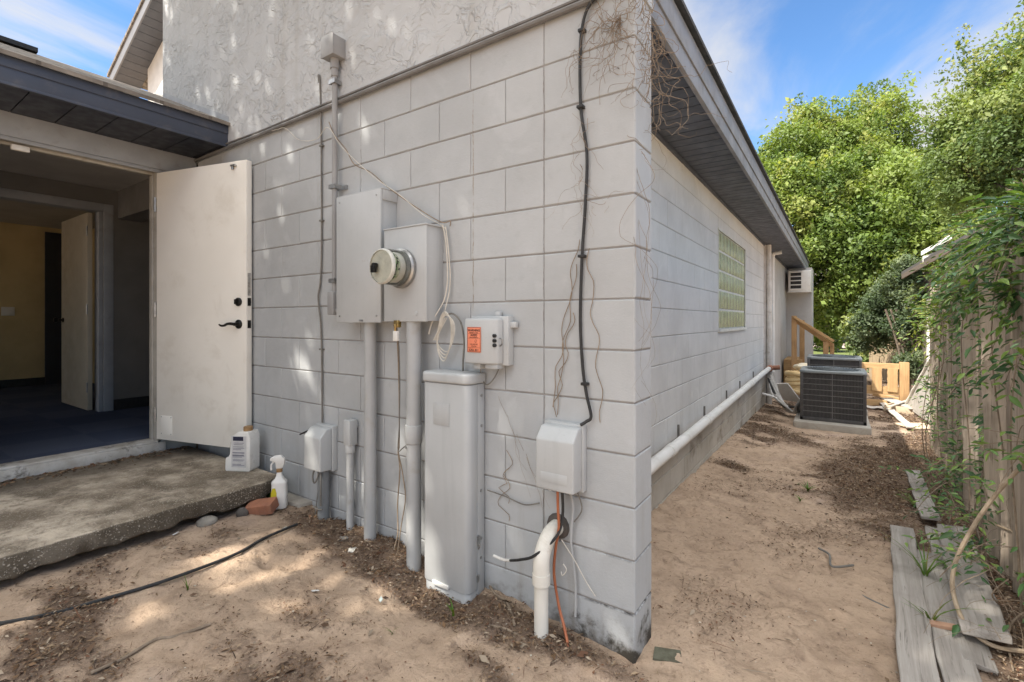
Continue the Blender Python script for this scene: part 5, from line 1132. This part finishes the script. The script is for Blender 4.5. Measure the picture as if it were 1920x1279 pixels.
# ------------------------------------------------------------------ leaves
def unit(a): return a/np.maximum(np.linalg.norm(a, axis=1, keepdims=True), 1e-9)
def leafmesh(name, C, D, N, L, W, tint, mat, parent=None, fold=.25, simple=True):
    """C centres, D long axis, N normal; one folded leaf each"""
    D = unit(D); S = unit(np.cross(N, D)); N = unit(np.cross(D, S)); L = L[:, None]; W = W[:, None]; n = len(C)
    if simple:
        V = np.stack([C-D*L/2, C+S*W/2+N*W*fold+D*L*.05, C+D*L/2, C-S*W/2+N*W*fold+D*L*.05], 1).reshape(-1, 3); k = 4
        Q = (np.arange(n)[:, None]*4+np.arange(4)[None, :]); Q = Q.reshape(-1, 4)
    else:
        k = 6; dr = -N*L*.10
        V = np.stack([C-D*L/2, C+S*W/2-D*L*.12+N*W*fold, C+S*W*.36+D*L*.2+N*W*fold+dr*.4, C+D*L/2+dr, C-S*W*.36+D*L*.2+N*W*fold+dr*.4, C-S*W/2-D*L*.12+N*W*fold], 1).reshape(-1, 3)
        b = np.arange(n)[:, None]*6; Q = np.concatenate([b+np.array([[0, 1, 2, 3]]), b+np.array([[0, 3, 4, 5]])], 0)
    return npmesh(name, V, Q, mat, parent, np.repeat(tint, k, 0))
def crown(name, lobes, per, leaf, mat, pal, parent=None, shoots=0, clump=.32, inner=.55, upbias=.5, up=0.25):
    """lobes: (centre, radii). Clumps spread through each lobe (mostly its outer half), leaves spread round each clump."""
    Cs, Ts, Ns = [], [], []
    vol = np.array([l[1][0]*l[1][1]+l[1][0]*l[1][2]+l[1][1]*l[1][2] for l in lobes]); cnt = (per*vol/vol.sum()).astype(int)
    pal = np.array(pal)
    for (c, r), m in zip(lobes, cnt):
        K = 48; c = np.array(c); r = np.array(r)
        d = unit(rng.normal(size=(K, 3))+np.array([0, -.25, .15])); rad = inner+(1.12-inner)*rng.random((K, 1))
        cc = c+d*rad*r*.86; sr = r*(.12+.25*rng.random((K, 1))**1.3)*(.7+.6*rng.random((K, 3)))
        w_ = np.clip(rng.random(K)**1.15*.8+.45*(rng.random()-.3)+.12*d[:, 2], 0, .999); i0 = (w_*(len(pal)-1)).astype(int); f_ = (w_*(len(pal)-1)-i0)[:, None]
        ct = (pal[i0]*(1-f_)+pal[np.minimum(i0+1, len(pal)-1)]*f_)
        wt = sr.prod(1)**.667; q = rng.choice(K, m, p=wt/wt.sum())
        e = unit(rng.normal(size=(m, 3))+np.array([0, 0, .3])); rr = (.45+.6*rng.random((m, 1))**.6)*(.72+.55*fbm(e[:, 0]*2.2+q*3.1, e[:, 1]*2.2+e[:, 2]*2.7, 1.7, 2))[:, None]
        Cs.append(cc[q]+e*rr*sr[q]+rng.normal(size=(m, 3))*clump*(.14+.3*rng.random((m, 1))**3)); Ts.append(ct[q]*(.82+.36*rng.random((m, 1)))); Ns.append(unit(e*1.0+d[q]*.3+rng.normal(size=(m, 3))*.55+np.array([0, 0, upbias])))
    for _ in range(shoots):                              # upright leafy shoots along the top
        zt = np.array([l[0][2]+l[1][2] for l in lobes]); pw = np.clip(zt-np.percentile(zt, 40), 0.01, None)**1.5; c, r = lobes[rng.choice(len(lobes), p=pw/pw.sum())]; a = rng.random()*6.28; q = rng.random()**.5*.75
        b = np.array([c[0]+r[0]*q*math.cos(a), c[1]+r[1]*q*math.sin(a), c[2]+r[2]*math.sqrt(max(0, 1-q*q))*.95]); h = (.35+.8*rng.random()**3)*up*5; m = int(110*h)
        tt = rng.random(m); P = b+np.stack([rng.normal(size=m)*.30*(1.12-tt), rng.normal(size=m)*.30*(1.12-tt), tt*h], 1)
        Cs.append(P); Ts.append(np.repeat(pal[rng.integers(0, len(pal))][None], m, 0)*(.75+.5*rng.random((m, 1)))); Ns.append(unit(rng.normal(size=(m, 3))+np.array([0, 0, .3])))
    C = np.concatenate(Cs); T = np.concatenate(Ts); N = np.concatenate(Ns); n = len(C)
    D = rng.normal(size=(n, 3)); L = leaf*(.55+.6*rng.random(n)+1.0*(rng.random(n) < .16)*rng.random(n))
    return leafmesh(name, C, D, N, L, L*.55, T, mat, parent)
def trunk(name, base, top, r, parent, limbs=(), mat=None):
    mb = MB(); base = Vector(base); top = Vector(top)
    P = [base.lerp(top, t)+Vector((math.sin(t*5+base.x)*.12, math.cos(t*4+base.y)*.12, 0))*min(1, t*3) for t in np.linspace(0, 1, 9)]
    mb.tube(P, [r*(1.35 if i == 0 else 1)*(1-.55*i/8) for i in range(9)], 10, 3)
    for e in limbs:
        e = Vector(e); s_ = P[random.randint(3, 7)]; mid = (s_+e)/2+Vector((random.uniform(-.3, .3), random.uniform(-.3, .3), .3)); mb.tube([s_, s_.lerp(mid, .5), mid, e], [r*.42, r*.34, r*.25, r*.14], 7, 4)
        for _ in range(6):
            q_ = Vector((random.gauss(0, 1), random.gauss(-.3, 1), random.gauss(.5, .7))).normalized()*random.uniform(.5, 1.15); mb.tube([e, e+q_*.5+Vector((0, 0, .08)), e+q_*1.0+Vector((0, 0, .1))], [r*.13, r*.08, r*.03], 5, 3)
    return mb.build(name, mat or M_BARK, parent)
G1 = [(.085, .14, .035), (.16, .23, .055), (.235, .305, .08), (.32, .35, .11)]
G2 = [(.085, .135, .045), (.14, .20, .065), (.21, .27, .09), (.30, .32, .12)]
def lobe(u, v, d, rpx, sq=1.0, depr=None):
    p = atD(u, v, d); r = rpx/F_PX*d; return ((p.x, p.y, p.z), (r, depr or r, r*sq))
def tree(name, label, lobes, n, leaf, pal, tb, tr_, cat='tree', shoots=0, **kw):
    t = thing(name, label, cat, (tb[0], tb[1], -.2), 0, 'trees behind the yard')
    C0 = np.mean([l[0] for l in lobes], 0)
    cr_ = crown('crown', lobes, n, leaf, M_LEAF, pal, None, shoots, **kw); part(cr_, t)
    part(trunk('trunk', (tb[0], tb[1], -.3), (C0[0], C0[1], C0[2]), tr_, None, [l[0] for l in lobes]), t); return t
import os
FAST = 1.0
tree('leafy_tree', 'sunlit yellow green tree rising beside the far end of the eave',
     [lobe(1485, 320, 17, 72), lobe(1440, 395, 16.5, 62), lobe(1545, 280, 17.5, 70), lobe(1500, 400, 16, 90), lobe(1545, 500, 15.5, 85), lobe(1460, 480, 17, 60), lobe(1570, 380, 16, 80), lobe(1525, 590, 17.5, 48), lobe(1575, 560, 15.5, 45), lobe(1500, 350, 17.8, 65), lobe(1570, 450, 16.8, 60), lobe(1545, 625, 18, 30)],
     115000, .125, G1, (-.9, 16.5), .22, shoots=30, clump=.40)
tree('leafy_tree', 'tall sunlit green tree filling the middle above the shed',
     [lobe(1640, 250, 18, 72), lobe(1600, 335, 17, 80), lobe(1685, 330, 18, 60), lobe(1690, 390, 15.5, 100), lobe(1610, 460, 15, 90), lobe(1700, 480, 14.5, 90), lobe(1780, 430, 14.5, 75), lobe(1640, 560, 15, 60), lobe(1770, 390, 16, 60), lobe(1605, 600, 16, 45), lobe(1660, 430, 17, 80), lobe(1720, 440, 15.6, 55), lobe(1650, 340, 17.8, 55)],
     120000, .12, G1, (2.7, 14.5), .25, shoots=30, clump=.40)
tree('leafy_tree', 'bushy green tree towering over the fence at the right edge',
     [lobe(1850, 225, 10.5, 85), lobe(1800, 275, 11, 65), lobe(1900, 165, 10, 85), lobe(1960, 230, 9.5, 130), lobe(1830, 330, 10.5, 85), lobe(2040, 330, 9.5, 120), lobe(1930, 350, 11.5, 75), lobe(1890, 250, 11, 90), lobe(1780, 330, 11.5, 55)],
     95000, .082, G2, (5.2, 6.4), .2, shoots=40, clump=.27)
# a tree in the front yard, behind the camera's left shoulder: it shades the wall and lets flecks of sun through
stc = np.array([-1.2, .3, 1.2])
def shade(x, y, z, h): 
    t = (h-z)/SUN_DIR.z; return (x+SUN_DIR.x*t, y+SUN_DIR.y*t, h)
sl_ = []
for (x, y, z, h, r) in ((-3.2, 0, 1.2, 7.0, 1.5), (-1.8, 0, 1.4, 7.6, 1.6), (-.4, 0, 1.2, 7.2, 1.5), (-2.4, 0, 3.6, 8.2, 1.5), (.6, 1.5, 0, 7.4, 1.7), (-1.2, -1.0, 0, 6.6, 1.5), (.9, 3.3, .2, 7.8, 1.6), (1.5, 1.4, 1.2, 7.4, 1.5), (-3.0, -1.4, .2, 6.5, 1.4), (-.9, 0, 3.0, 8.0, 1.4), (1.4, 3.4, 1.4, 7.8, 1.3), (-3.6, .2, 3.2, 8.2, 1.3), (.2, -.6, 0, 6.8, 1.3)):
    sl_.append((shade(x, y, z, h), (r, r, r*.62)))
tree('yard_tree', 'broad leafy tree in the front yard whose crown shades the wall', sl_, 18000, .17, G2, (-3.0, -8.2), .28, shoots=0, clump=.34, inner=.1)

# ------------------------------------------------------------------ shed behind the fence, ivy and the far fence
shed = thing('garden_shed', 'shed roof corner with white sheet showing above the ivy', 'shed', (2.6, 9.5, -.2))
e0 = atD(1690, 513, 9.2); e1 = atD(1790, 455, 7.9)
dv_ = (e1-e0); 
mb = MB(); off = Vector((.5, 1.6, .25))
def slabq(a, b, o_, th):
    n = Vector((0, 0, -th)); mbv = [a, b, b+o_, a+o_, a+n, b+n, b+o_+n, a+o_+n]
    return mbv, [(0, 1, 2, 3), (7, 6, 5, 4), (0, 4, 5, 1), (1, 5, 6, 2), (2, 6, 7, 3), (3, 7, 4, 0)]
mb.add(*slabq(e0+Vector((0, 0, .03)), e1+dv_*.6+Vector((0, 0, .03)), off, .05)); part(mb.build('roof', pm('shed_shingle', (.09, .085, .08), None, 8, .9), None), shed)
mb = MB(); mb.add(*slabq(e0+Vector((.0, -.02, -.02)), e1+dv_*.6+Vector((0, -.02, -.02)), Vector((.02, .05, 0)), .085)); part(mb.build('fascia', pm('brown_fascia', (.13, .105, .085), None, 8, .7), None), shed)
mb = MB(); a = e0+dv_*.40+Vector((0, .0, .04)); b = e0+dv_*.95+Vector((0, 0, .05)); mb.add(*slabq(a+Vector((0, -.03, .09)), b+Vector((0, -.03, .06)), Vector((.1, .9, .16)), .015)); mb.add(*slabq(a+Vector((.02, -.05, .06)), b+Vector((.3, -.05, .03)), Vector((.02, .03, 0)), .13)); part(mb.build('white_sheet', M_WHITEP, None), shed)
c0 = atD(1743, 600, 9.0)
mb = MB(); mb.box((c0.x-.0, c0.y+.08, -.4), (c0.x+2.5, c0.y+2.4, e0.z+.05)); part(mb.build('wall', pm('shed_board', (.22, .19, .16), None, 6, .85), None), shed)
mb = MB(); mb.box((c0.x-.035, c0.y+.03, -.3), (c0.x+.03, c0.y+.12, 1.65)); part(mb.build('corner_trim', M_WHITEP, None), shed)
GI = [(.075, .115, .06), (.115, .16, .09), (.17, .215, .125), (.20, .24, .12)]
iv = thing('ivy', 'pale grey green ivy mound draped over the far fence', 'ivy', (1.9, 9.6, -.2))
part(crown('foliage', [lobe(1640, 600, 11.0, 42, 1), lobe(1660, 560, 10.8, 40), lobe(1690, 545, 10.2, 42), lobe(1710, 610, 10, 42), lobe(1715, 680, 9.9, 38), lobe(1725, 560, 9.6, 36), lobe(1650, 630, 11.2, 34), lobe(1700, 505, 9.9, 28), lobe(1620, 640, 11.6, 28)], 34000, .06, M_LEAF, GI, None, 0, clump=.16, inner=.3), iv)
for k in range(5):
    mb = MB(); mb.tube([tuple(atD(1725-k*9, 735, 9.9)), tuple(atD(1718-k*8, 660, 9.95)), tuple(atD(1700-k*10, 580, 10.1))], .02, 6, 4); part(mb.build('stem', M_BARK, None), iv)
ff = thing('far_fence', 'short tan board fence under the ivy beyond the railing', 'fence', (1.9, 11.5, -.2))
A = onZ(1632, 690, -.2); A = atD(1630, 690, 12.5); Bq = atD(1712, 690, 11.2)
n = 11
for k in range(n):
    p = A.lerp(Bq, k/n); mb = MB(); d = (Bq-A); ang_ = math.atan2(d.y, d.x)
    mb.box((0, -.01, -.6), (d.length/n-.008, .01, 1.05+.02*(k % 3)), Matrix.Translation((p.x, p.y, 0)) @ Matrix.Rotation(ang_, 4, 'Z')); part(mb.build('picket', wood('tan_picket', (.42, .33, .22), (.32, .25, .16), (.2, .15, .1), axis=2) if k == 0 else bpy.data.materials['tan_picket'], None), ff)
sh = thing('shrub', 'dark green shrub below the trees left of the far fence', 'shrub', (1.1, 13, -.2))
part(crown('foliage', [lobe(1622, 655, 14, 26), lobe(1610, 610, 14.5, 30), lobe(1640, 670, 13, 22)], 3200, .13, M_LEAF, G2, None, 0, clump=.2, inner=.2), sh)
mb = MB(); mb.tube([tuple(atD(1622, 690, 14)), tuple(atD(1620, 640, 14))], .05, 7); part(mb.build('stem', M_BARK, None), sh)

# ------------------------------------------------------------------ vines on the near fence
def vine_plant(label, spots, n, Lm, pal, mat, seed, droop=.5, outw=-.55):
    """spots: (x, y, z, rx, ry, rz) soft ellipsoids of leaves"""
    t = thing('fence_vine', label, 'vine', (spots[0][0], spots[0][1], -.05), 0, 'vines growing over the near fence')
    C, T, N, D = [], [], [], []; pal_ = np.array(pal); per = n//len(spots); mb = MB()
    for s_ in spots:
        c = np.array(s_[:3]); r = np.array(s_[3:])
        ns_ = max(per//9, 2)
        for _ in range(ns_):                              # leafy sprays: leaves in pairs along a thin twig
            o = c+rng.normal(size=3)*r*.55; dr = unit(rng.normal(size=(1, 3))*np.array([[.35 if outw > -.3 else 1, 1, 1]])+np.array([[outw, -.25, .15]])*np.array([[1, 1, 1]])+rng.normal(size=(1, 3))*np.array([[0, .3, .4]]))[0]; ln = .16+.2*rng.random(); m = 9
            P = []
            for i in range(m):
                f_ = i/m; p = o+dr*ln*f_+np.array([0, 0, -droop*ln*f_*f_]); P.append(tuple(p)); sd = unit(np.cross(dr, [0, 0, 1])[None])[0]*(1 if i % 2 else -1)
                C.append(p+sd*.028); D.append(sd*1.0+dr*.8+np.array([0, 0, -.35])+rng.normal(size=3)*.25); N.append(np.array([-.25, -.2, 1.0])+rng.normal(size=3)*.35)
                w_ = rng.random(); T.append(pal_[int(w_*len(pal_))]*(.8+.4*rng.random()))
            if rng.random() < .6: mb.tube(P, .0018, 4)
    C = np.array(C); m = len(C); L = Lm*(.45+.75*rng.random(m)+.7*(rng.random(m) < .15)*rng.random(m))
    part(leafmesh('foliage', C, np.array(D), np.array(N), L, L*.34, np.array(T), mat, None, .22, False), t)
    tag(part(mb.build('twigs', M_VINE, None), t), kind='stuff')
    for s_ in spots[::2]:                                      # climbing stems from the soil
        b = Vector((s_[0]+random.uniform(-.05, .05), s_[1]+random.uniform(-.1, .1), g0(min(s_[0], 1.6), s_[1])-.03)); e = Vector(s_[:3])
        mb = MB(); mb.tube([b, b.lerp(e, .3)+Vector((random.uniform(-.06, .03), random.uniform(-.1, .1), 0)), b.lerp(e, .7)+Vector((random.uniform(-.06, .03), random.uniform(-.1, .1), 0)), e], [.0045, .004, .003, .002], 5, 4); part(mb.build('stem', M_VINE, None), t)
    return t
GV = [(.05, .115, .045), (.08, .165, .055), (.13, .24, .065), (.21, .32, .075)]
GY_ = [(.10, .19, .035), (.17, .25, .045), (.26, .30, .06)]
f_ = lambda y, d=.06: FX(y)-d
vine_plant('dark glossy vine piled over the top of the fence at the right edge',
   [(f_(1.6, .03), 1.6, 1.74, .06, .25, .10), (f_(2.1, .03), 2.1, 1.72, .07, .3, .10), (f_(2.6, .02), 2.6, 1.66, .06, .3, .10), (f_(1.25, .03), 1.25, 1.68, .05, .2, .14), (f_(3.2, .02), 3.2, 1.60, .05, .3, .10), (f_(1.5, .02), 1.5, 1.42, .02, .10, .08), (f_(2.4, .02), 2.4, 1.45, .02, .2, .1)], 2700, .062, GV, M_GLOSSLEAF, 1, outw=-.30)
vine_plant('yellow green vine spilling over the far half of the near fence',
   [(f_(3.8), 3.8, 1.62, .10, .3, .11), (f_(4.6), 4.6, 1.45, .12, .4, .12), (f_(4.4, .1), 4.4, 1.22, .08, .4, .16), (f_(5.2, .05), 5.2, 1.2, .12, .3, .25), (f_(3.6, .1), 3.6, 1.4, .06, .2, .14)], 900, .055, GY_, M_GLOSSLEAF, 2, outw=-.22)
vine_plant('dark vine climbing the middle gaps of the near fence',
   [(f_(3.05, .03), 3.05, 1.25, .02, .16, .25), (f_(3.0, .03), 3.0, .75, .02, .16, .3), (f_(3.0, .05), 3.0, .25, .05, .2, .22), (f_(4.2, .03), 4.2, .6, .03, .3, .4), (f_(4.9, .04), 4.9, .4, .04, .25, .35), (f_(2.12, .02), 2.12, 1.1, .01, .05, .3), (f_(2.12, .03), 2.12, .5, .02, .07, .3)], 1350, .052, GV, M_GLOSSLEAF, 3, outw=-.12)
vine_plant('low leafy vine sprawling at the foot of the near fence over the planks',
   [(f_(2.2, .15), 2.2, .2, .12, .3, .16), (f_(1.7, .12), 1.7, .28, .1, .2, .18), (f_(1.5, .18), 1.5, .12, .1, .2, .12), (f_(2.9, .18), 2.9, .12, .12, .35, .14), (f_(1.0, .12), 1.0, .2, .1, .2, .2), (f_(1.1, .05), 1.1, .75, .03, .12, .15), (f_(1.2, .06), 1.2, 1.12, .04, .1, .1)], 650, .05, GV, M_GLOSSLEAF, 4)
vine_plant('deep green growth filling the gaps behind the near fence boards',
   [(FX(2.8)+.10, 2.8, 1.3, .06, .16, .3), (FX(2.8)+.10, 2.8, .7, .06, .16, .3), (FX(2.85)+.08, 2.85, .2, .06, .16, .2), (FX(2.12)+.08, 2.12, 1.3, .04, .08, .3), (FX(2.12)+.08, 2.12, .6, .04, .08, .3), (FX(3.1)+.1, 3.1, 1.0, .05, .12, .5), (FX(3.1)+.1, 3.1, .4, .05, .12, .3), (FX(4.0)+.1, 4.0, .8, .05, .12, .5), (FX(1.6)+.08, 1.6, .9, .03, .05, .5)], 1800, .055, GV, M_GLOSSLEAF, 5, outw=-.1)
# arching bare stem and thin canes
cane = lambda label, px, r, mat=M_VINE: cable('cane', label, [tuple(atD(u, v, d)) for u, v, d in px], r, mat, 6, 'stem', 'bare stems in front of the fence')
M_CANE = pm('pale_cane', (.46, .37, .27), (.33, .25, .17), 25, .85)
cane('thick pale stem arching from the right edge down over the planks', [(1945, 850, 2.05), (1900, 890, 2.1), (1850, 950, 2.15), (1812, 1010, 2.18), (1790, 1060, 2.16), (1787, 1110, 2.08), (1810, 1170, 1.96), (1860, 1210, 1.88), (1925, 1222, 1.85)], .0085, M_CANE)
cane('thin pale stem curving up beside the first leafy gap', [(1758, 930, 4.2), (1782, 880, 4.2), (1790, 850, 4.2), (1783, 820, 4.25), (1785, 805, 4.3)], .008, M_CANE)
cane('short pale stem poking in from the right edge', [(1940, 1025, 2.3), (1905, 1000, 2.4), (1870, 985, 2.5)], .006, M_CANE)
cane('thin brown stem looping low at the bottom right corner', [(1935, 1140, 1.95), (1900, 1165, 1.97), (1890, 1200, 1.92), (1900, 1260, 1.78)], .004)
twt = thing('twig_tangle', 'tangle of fine dry twigs at the foot of the fence', 'twigs', (1.25, 2.2, 0))
mb = MB()
for k in range(110):
    yy = random.uniform(.6, 4.8); x = FX(yy)-random.uniform(.02, .2); strand(mb, (x, yy, g0(min(x, 1.65), yy)+random.uniform(0, .3)), (random.uniform(-.6, .2), random.uniform(-1, 1), random.uniform(-.2, .6)), random.randint(6, 12), .05, random.uniform(.0012, .003), .35, None, .09)
part(mb.build('twigs', M_VINE, None), twt)

# weeds
def weed(label, u, v, n, h, spread=.5, w_=.006):
    p = onG(u, v); C = []; D = []; N = []; L = []
    t = thing('weed', label, 'weed', tuple(p), 0, 'weeds in the sand')
    V, Q, T = [], [], []
    for k in range(n):
        a = random.uniform(0, 6.28); hh = h*random.uniform(.6, 1.1); o = Vector((math.cos(a), math.sin(a), 0))*spread; sd = Vector((-math.sin(a), math.cos(a), 0))*w_; b0 = len(V)
        for i in range(5):
            f_ = i/4; c = o*hh*f_*f_+Vector((0, 0, hh*(f_-.35*f_*f_*spread))); wd = sd*(1-f_*.9)
            V += [c-wd, c+wd]
        for i in range(4): Q.append((b0+2*i, b0+2*i+1, b0+2*i+3, b0+2*i+2))
        T += [[.11*random.uniform(.7, 1.3), .17*random.uniform(.8, 1.2), .03]]*10
    o = npmesh('blades', [tuple(q) for q in V], Q, M_LEAF, None, np.array(T)); o.parent = t; return t
weed('small green sprout alone on the sand below the hose', 352, 1112, 4, .10, .35, .004)
weed('green sprout at the foot of the tall pedestal', 850, 1155, 5, .07, .6, .006)
weed('tiny sprout on the sand near the bottom edge left of the pedestal', 735, 1190, 4, .05, .8, .003)
weed('long bladed weed growing between the planks', 1735, 1095, 14, .26, .75, .006)
weed('broad bladed weed beside the dark gap between the planks', 1745, 1180, 9, .20, .8, .007)
weed('low green weed patch in the alley sand', 1515, 922, 16, .09, 1.0, .008)
weed('low weed in the alley left of the litter', 1500, 940, 9, .06, 1.1, .006)
weed('small weed at the far end of the planks', 1715, 955, 16, .14, 1.0, .008)

# ------------------------------------------------------------------ leaf litter, needles, twigs
PALL = np.array([(.17, .105, .06), (.11, .07, .045), (.23, .155, .095), (.075, .05, .036), (.30, .22, .145), (.15, .08, .05), (.36, .29, .215)])
def scatter(n, x0, x1, y0, y1, thr=.12, base=0.0):
    k = n*12; x = rng.uniform(x0, x1, k); y = rng.uniform(y0, y1, k); m = litter_mask(x, y); ok = rng.random(k) < np.maximum(np.clip((m-thr)*1.7, 0, 1), base)
    ok &= ~((x < -2.3) & (y > -3)) & ~((y > .0) & (x < -.4)) & ~((y > 0) & (y < .2) & (x < 0)); return x[ok][:n], y[ok][:n]
def litter(n, x0, x1, y0, y1, L0, L1, asp, thr=.12, base=0.0, lift=.012, tilt=.5):
    x, y = scatter(n, x0, x1, y0, y1, thr, base); m = len(x); z = gz(x, y)+rng.random(m)*lift+.002
    a = rng.random(m)*6.283; L = L0+(L1-L0)*rng.random(m)**2
    D = np.stack([np.cos(a), np.sin(a), rng.normal(size=m)*.25], 1); N = np.stack([rng.normal(size=m)*tilt, rng.normal(size=m)*tilt, np.ones(m)], 1)
    T = PALL[rng.integers(0, len(PALL), m)]*(.7+.5*rng.random((m, 1))); return np.stack([x, y, z], 1), D, N, L, L*asp, T
bits = [litter(420, -2.3, 1.5, -1.5, 6, .03, .06, .42, .1, .02, .01, .7), litter(260, -2.3, 1.5, -1.5, 6, .06, .16, .035, .05, .05, .01, .4), litter(36000, -2.3, 1.5, -1.5, 3.2, .004, .019, .45), litter(2500, -2.3, 1.5, -1.5, 3.2, .018, .038, .36), litter(30000, -.4, 1.6, 3.0, 7.5, .006, .028, .45), litter(5000, -.4, 1.8, 7, 13, .02, .06, .45),
        litter(12000, -2.3, 1.5, -1.5, 4, .015, .06, .05, .05), litter(3000, -.4, 1.6, 3, 8, .03, .1, .05, .06), litter(15000, -2.3, 1.3, -1.5, 5.5, .002, .012, .6, .2, .16, .004), litter(1600, -2.3, 1.3, -1.5, 5.5, .015, .06, .06, .2, .07, .004), litter(900, -2.3, 1.3, -1.5, 5.5, .015, .035, .4, .2, .05, .006)]
C, D, N, L, W, T = [np.concatenate([b[i] for b in bits]) for i in range(6)]
o = leafmesh('leaf_litter', C, D, N, L, W, T, M_LITTER, None, .22); tag(o, 'brown leaf litter, chips and needles strewn over the sand', 'leaf litter', kind='stuff')
# pebbles and shell flecks
x, y = rng.uniform(-2.3, 1.2, 700), rng.uniform(-1.5, 4, 700); ok = ~((y > -.02) & (x < 0.02)); x, y = x[ok], y[ok]; m = len(x); a = rng.random(m)*6.28
sz = .003+.007*rng.random(m)**3; C = np.stack([x, y, gz(x, y)+.002], 1)
o = leafmesh('shell_flecks', C, np.stack([np.cos(a), np.sin(a), np.zeros(m)], 1), np.stack([rng.normal(size=m)*.3, rng.normal(size=m)*.3, np.ones(m)], 1), sz*1.6, sz, np.repeat(np.array([(.62, .57, .48)]), m, 0)*(.5+.6*rng.random((m, 1))), M_LITTER); tag(o, 'tiny pale shell flecks scattered on the sand', 'shell flecks', kind='stuff')
# litter on the slab, against the threshold
xx = -3.62+np.abs(rng.normal(size=350))*.07; yy = rng.uniform(-1.5, -.1, 350); a = rng.random(350)*6.28
o = leafmesh('dry_debris', np.stack([xx, yy, np.full(350, .273)], 1), np.stack([np.cos(a), np.sin(a), rng.normal(size=350)*.2], 1), np.stack([rng.normal(size=350)*.5, rng.normal(size=350)*.5, np.ones(350)], 1), .015+.03*rng.random(350), .006+.01*rng.random(350), PALL[rng.integers(0, 6, 350)], M_LITTER); tag(o, 'dry debris gathered on the slab along the threshold', 'debris', kind='stuff')

# ------------------------------------------------------------------ far street
mb = MB(); mb.box((-60, 29, -.212), (60, 50, -.208)); o = mb.build('road', pm('brick_street', (.40, .30, .26), (.33, .25, .22), 1.5, .9, bump=.2)); tag(o, 'pale brick street beyond the yard', 'road', kind='structure')
fh = thing('far_building', 'white building seen through the leaves beyond the street', 'building', (-1, 56, 0))
mb = MB(); mb.box((-16, 55, -.4), (14, 62, 4.6)); part(mb.build('wall', pm('white_wall', (.72, .72, .70), None, 1, .8), None), fh)
mb = MB(); mb.prism([(54.4, 4.55), (62.6, 4.55), (58.5, 6.6)], 'x', -16.5, 14.5); part(mb.build('roof', M_SHING, None, smooth=False), fh)
for x in (-9, -5, -1.2, 3, 7):
    mb = MB(); mb.box((x, 54.93, 1.0), (x+1.3, 55, 2.6)); part(mb.build('window', M_RUBBER, None), fh)
car = thing('parked_car', 'dark car parked beyond the lawn behind the stair railing', 'car', (-1.0, 26.3, -.2), R_(8))
M_CAR = pm('dark_car_paint', (.02, .024, .03), None, 3, .15, spec=.6); M_GLS = pm('car_glass', (.03, .04, .05), None, 3, .05, spec=.8)
mb = MB(); mb.prism([(-2.2, .35), (2.2, .35), (2.25, .75), (1.9, .95), (1.0, 1.0), (-1.9, 1.02), (-2.25, .8)], 'y', -.88, .88); mb.build('body', M_CAR, car, bevel=.06, seg=3)
mb = MB(); mb.prism([(-1.85, 1.0), (1.0, 1.0), (.35, 1.5), (-1.4, 1.52)], 'y', -.78, .78); mb.build('cabin', M_GLS, car, bevel=.06, seg=3)
for sx in (-1.4, 1.4):
    for sy in (-.86, .86):
        mb = MB(); mb.lathe([(.2, -.1), (.32, -.1), (.34, -.06), (.34, .06), (.32, .1), (.2, .1)], (sx, sy, .33), (0, 1, 0), 24); wh = mb.build('wheel', M_RUBBER, car)
        mb = MB(); mb.lathe([(.2, -.11), (.2, .11)], (sx, sy, .33), (0, 1, 0), 16); mb.build('rim', M_STEEL, wh)
mb = MB(); mb.box((-2.27, -.8, .72), (-2.2, -.5, .85)); mb.build('tail_light', pm('red_lens', (.3, .02, .02), None, 9, .2), car)
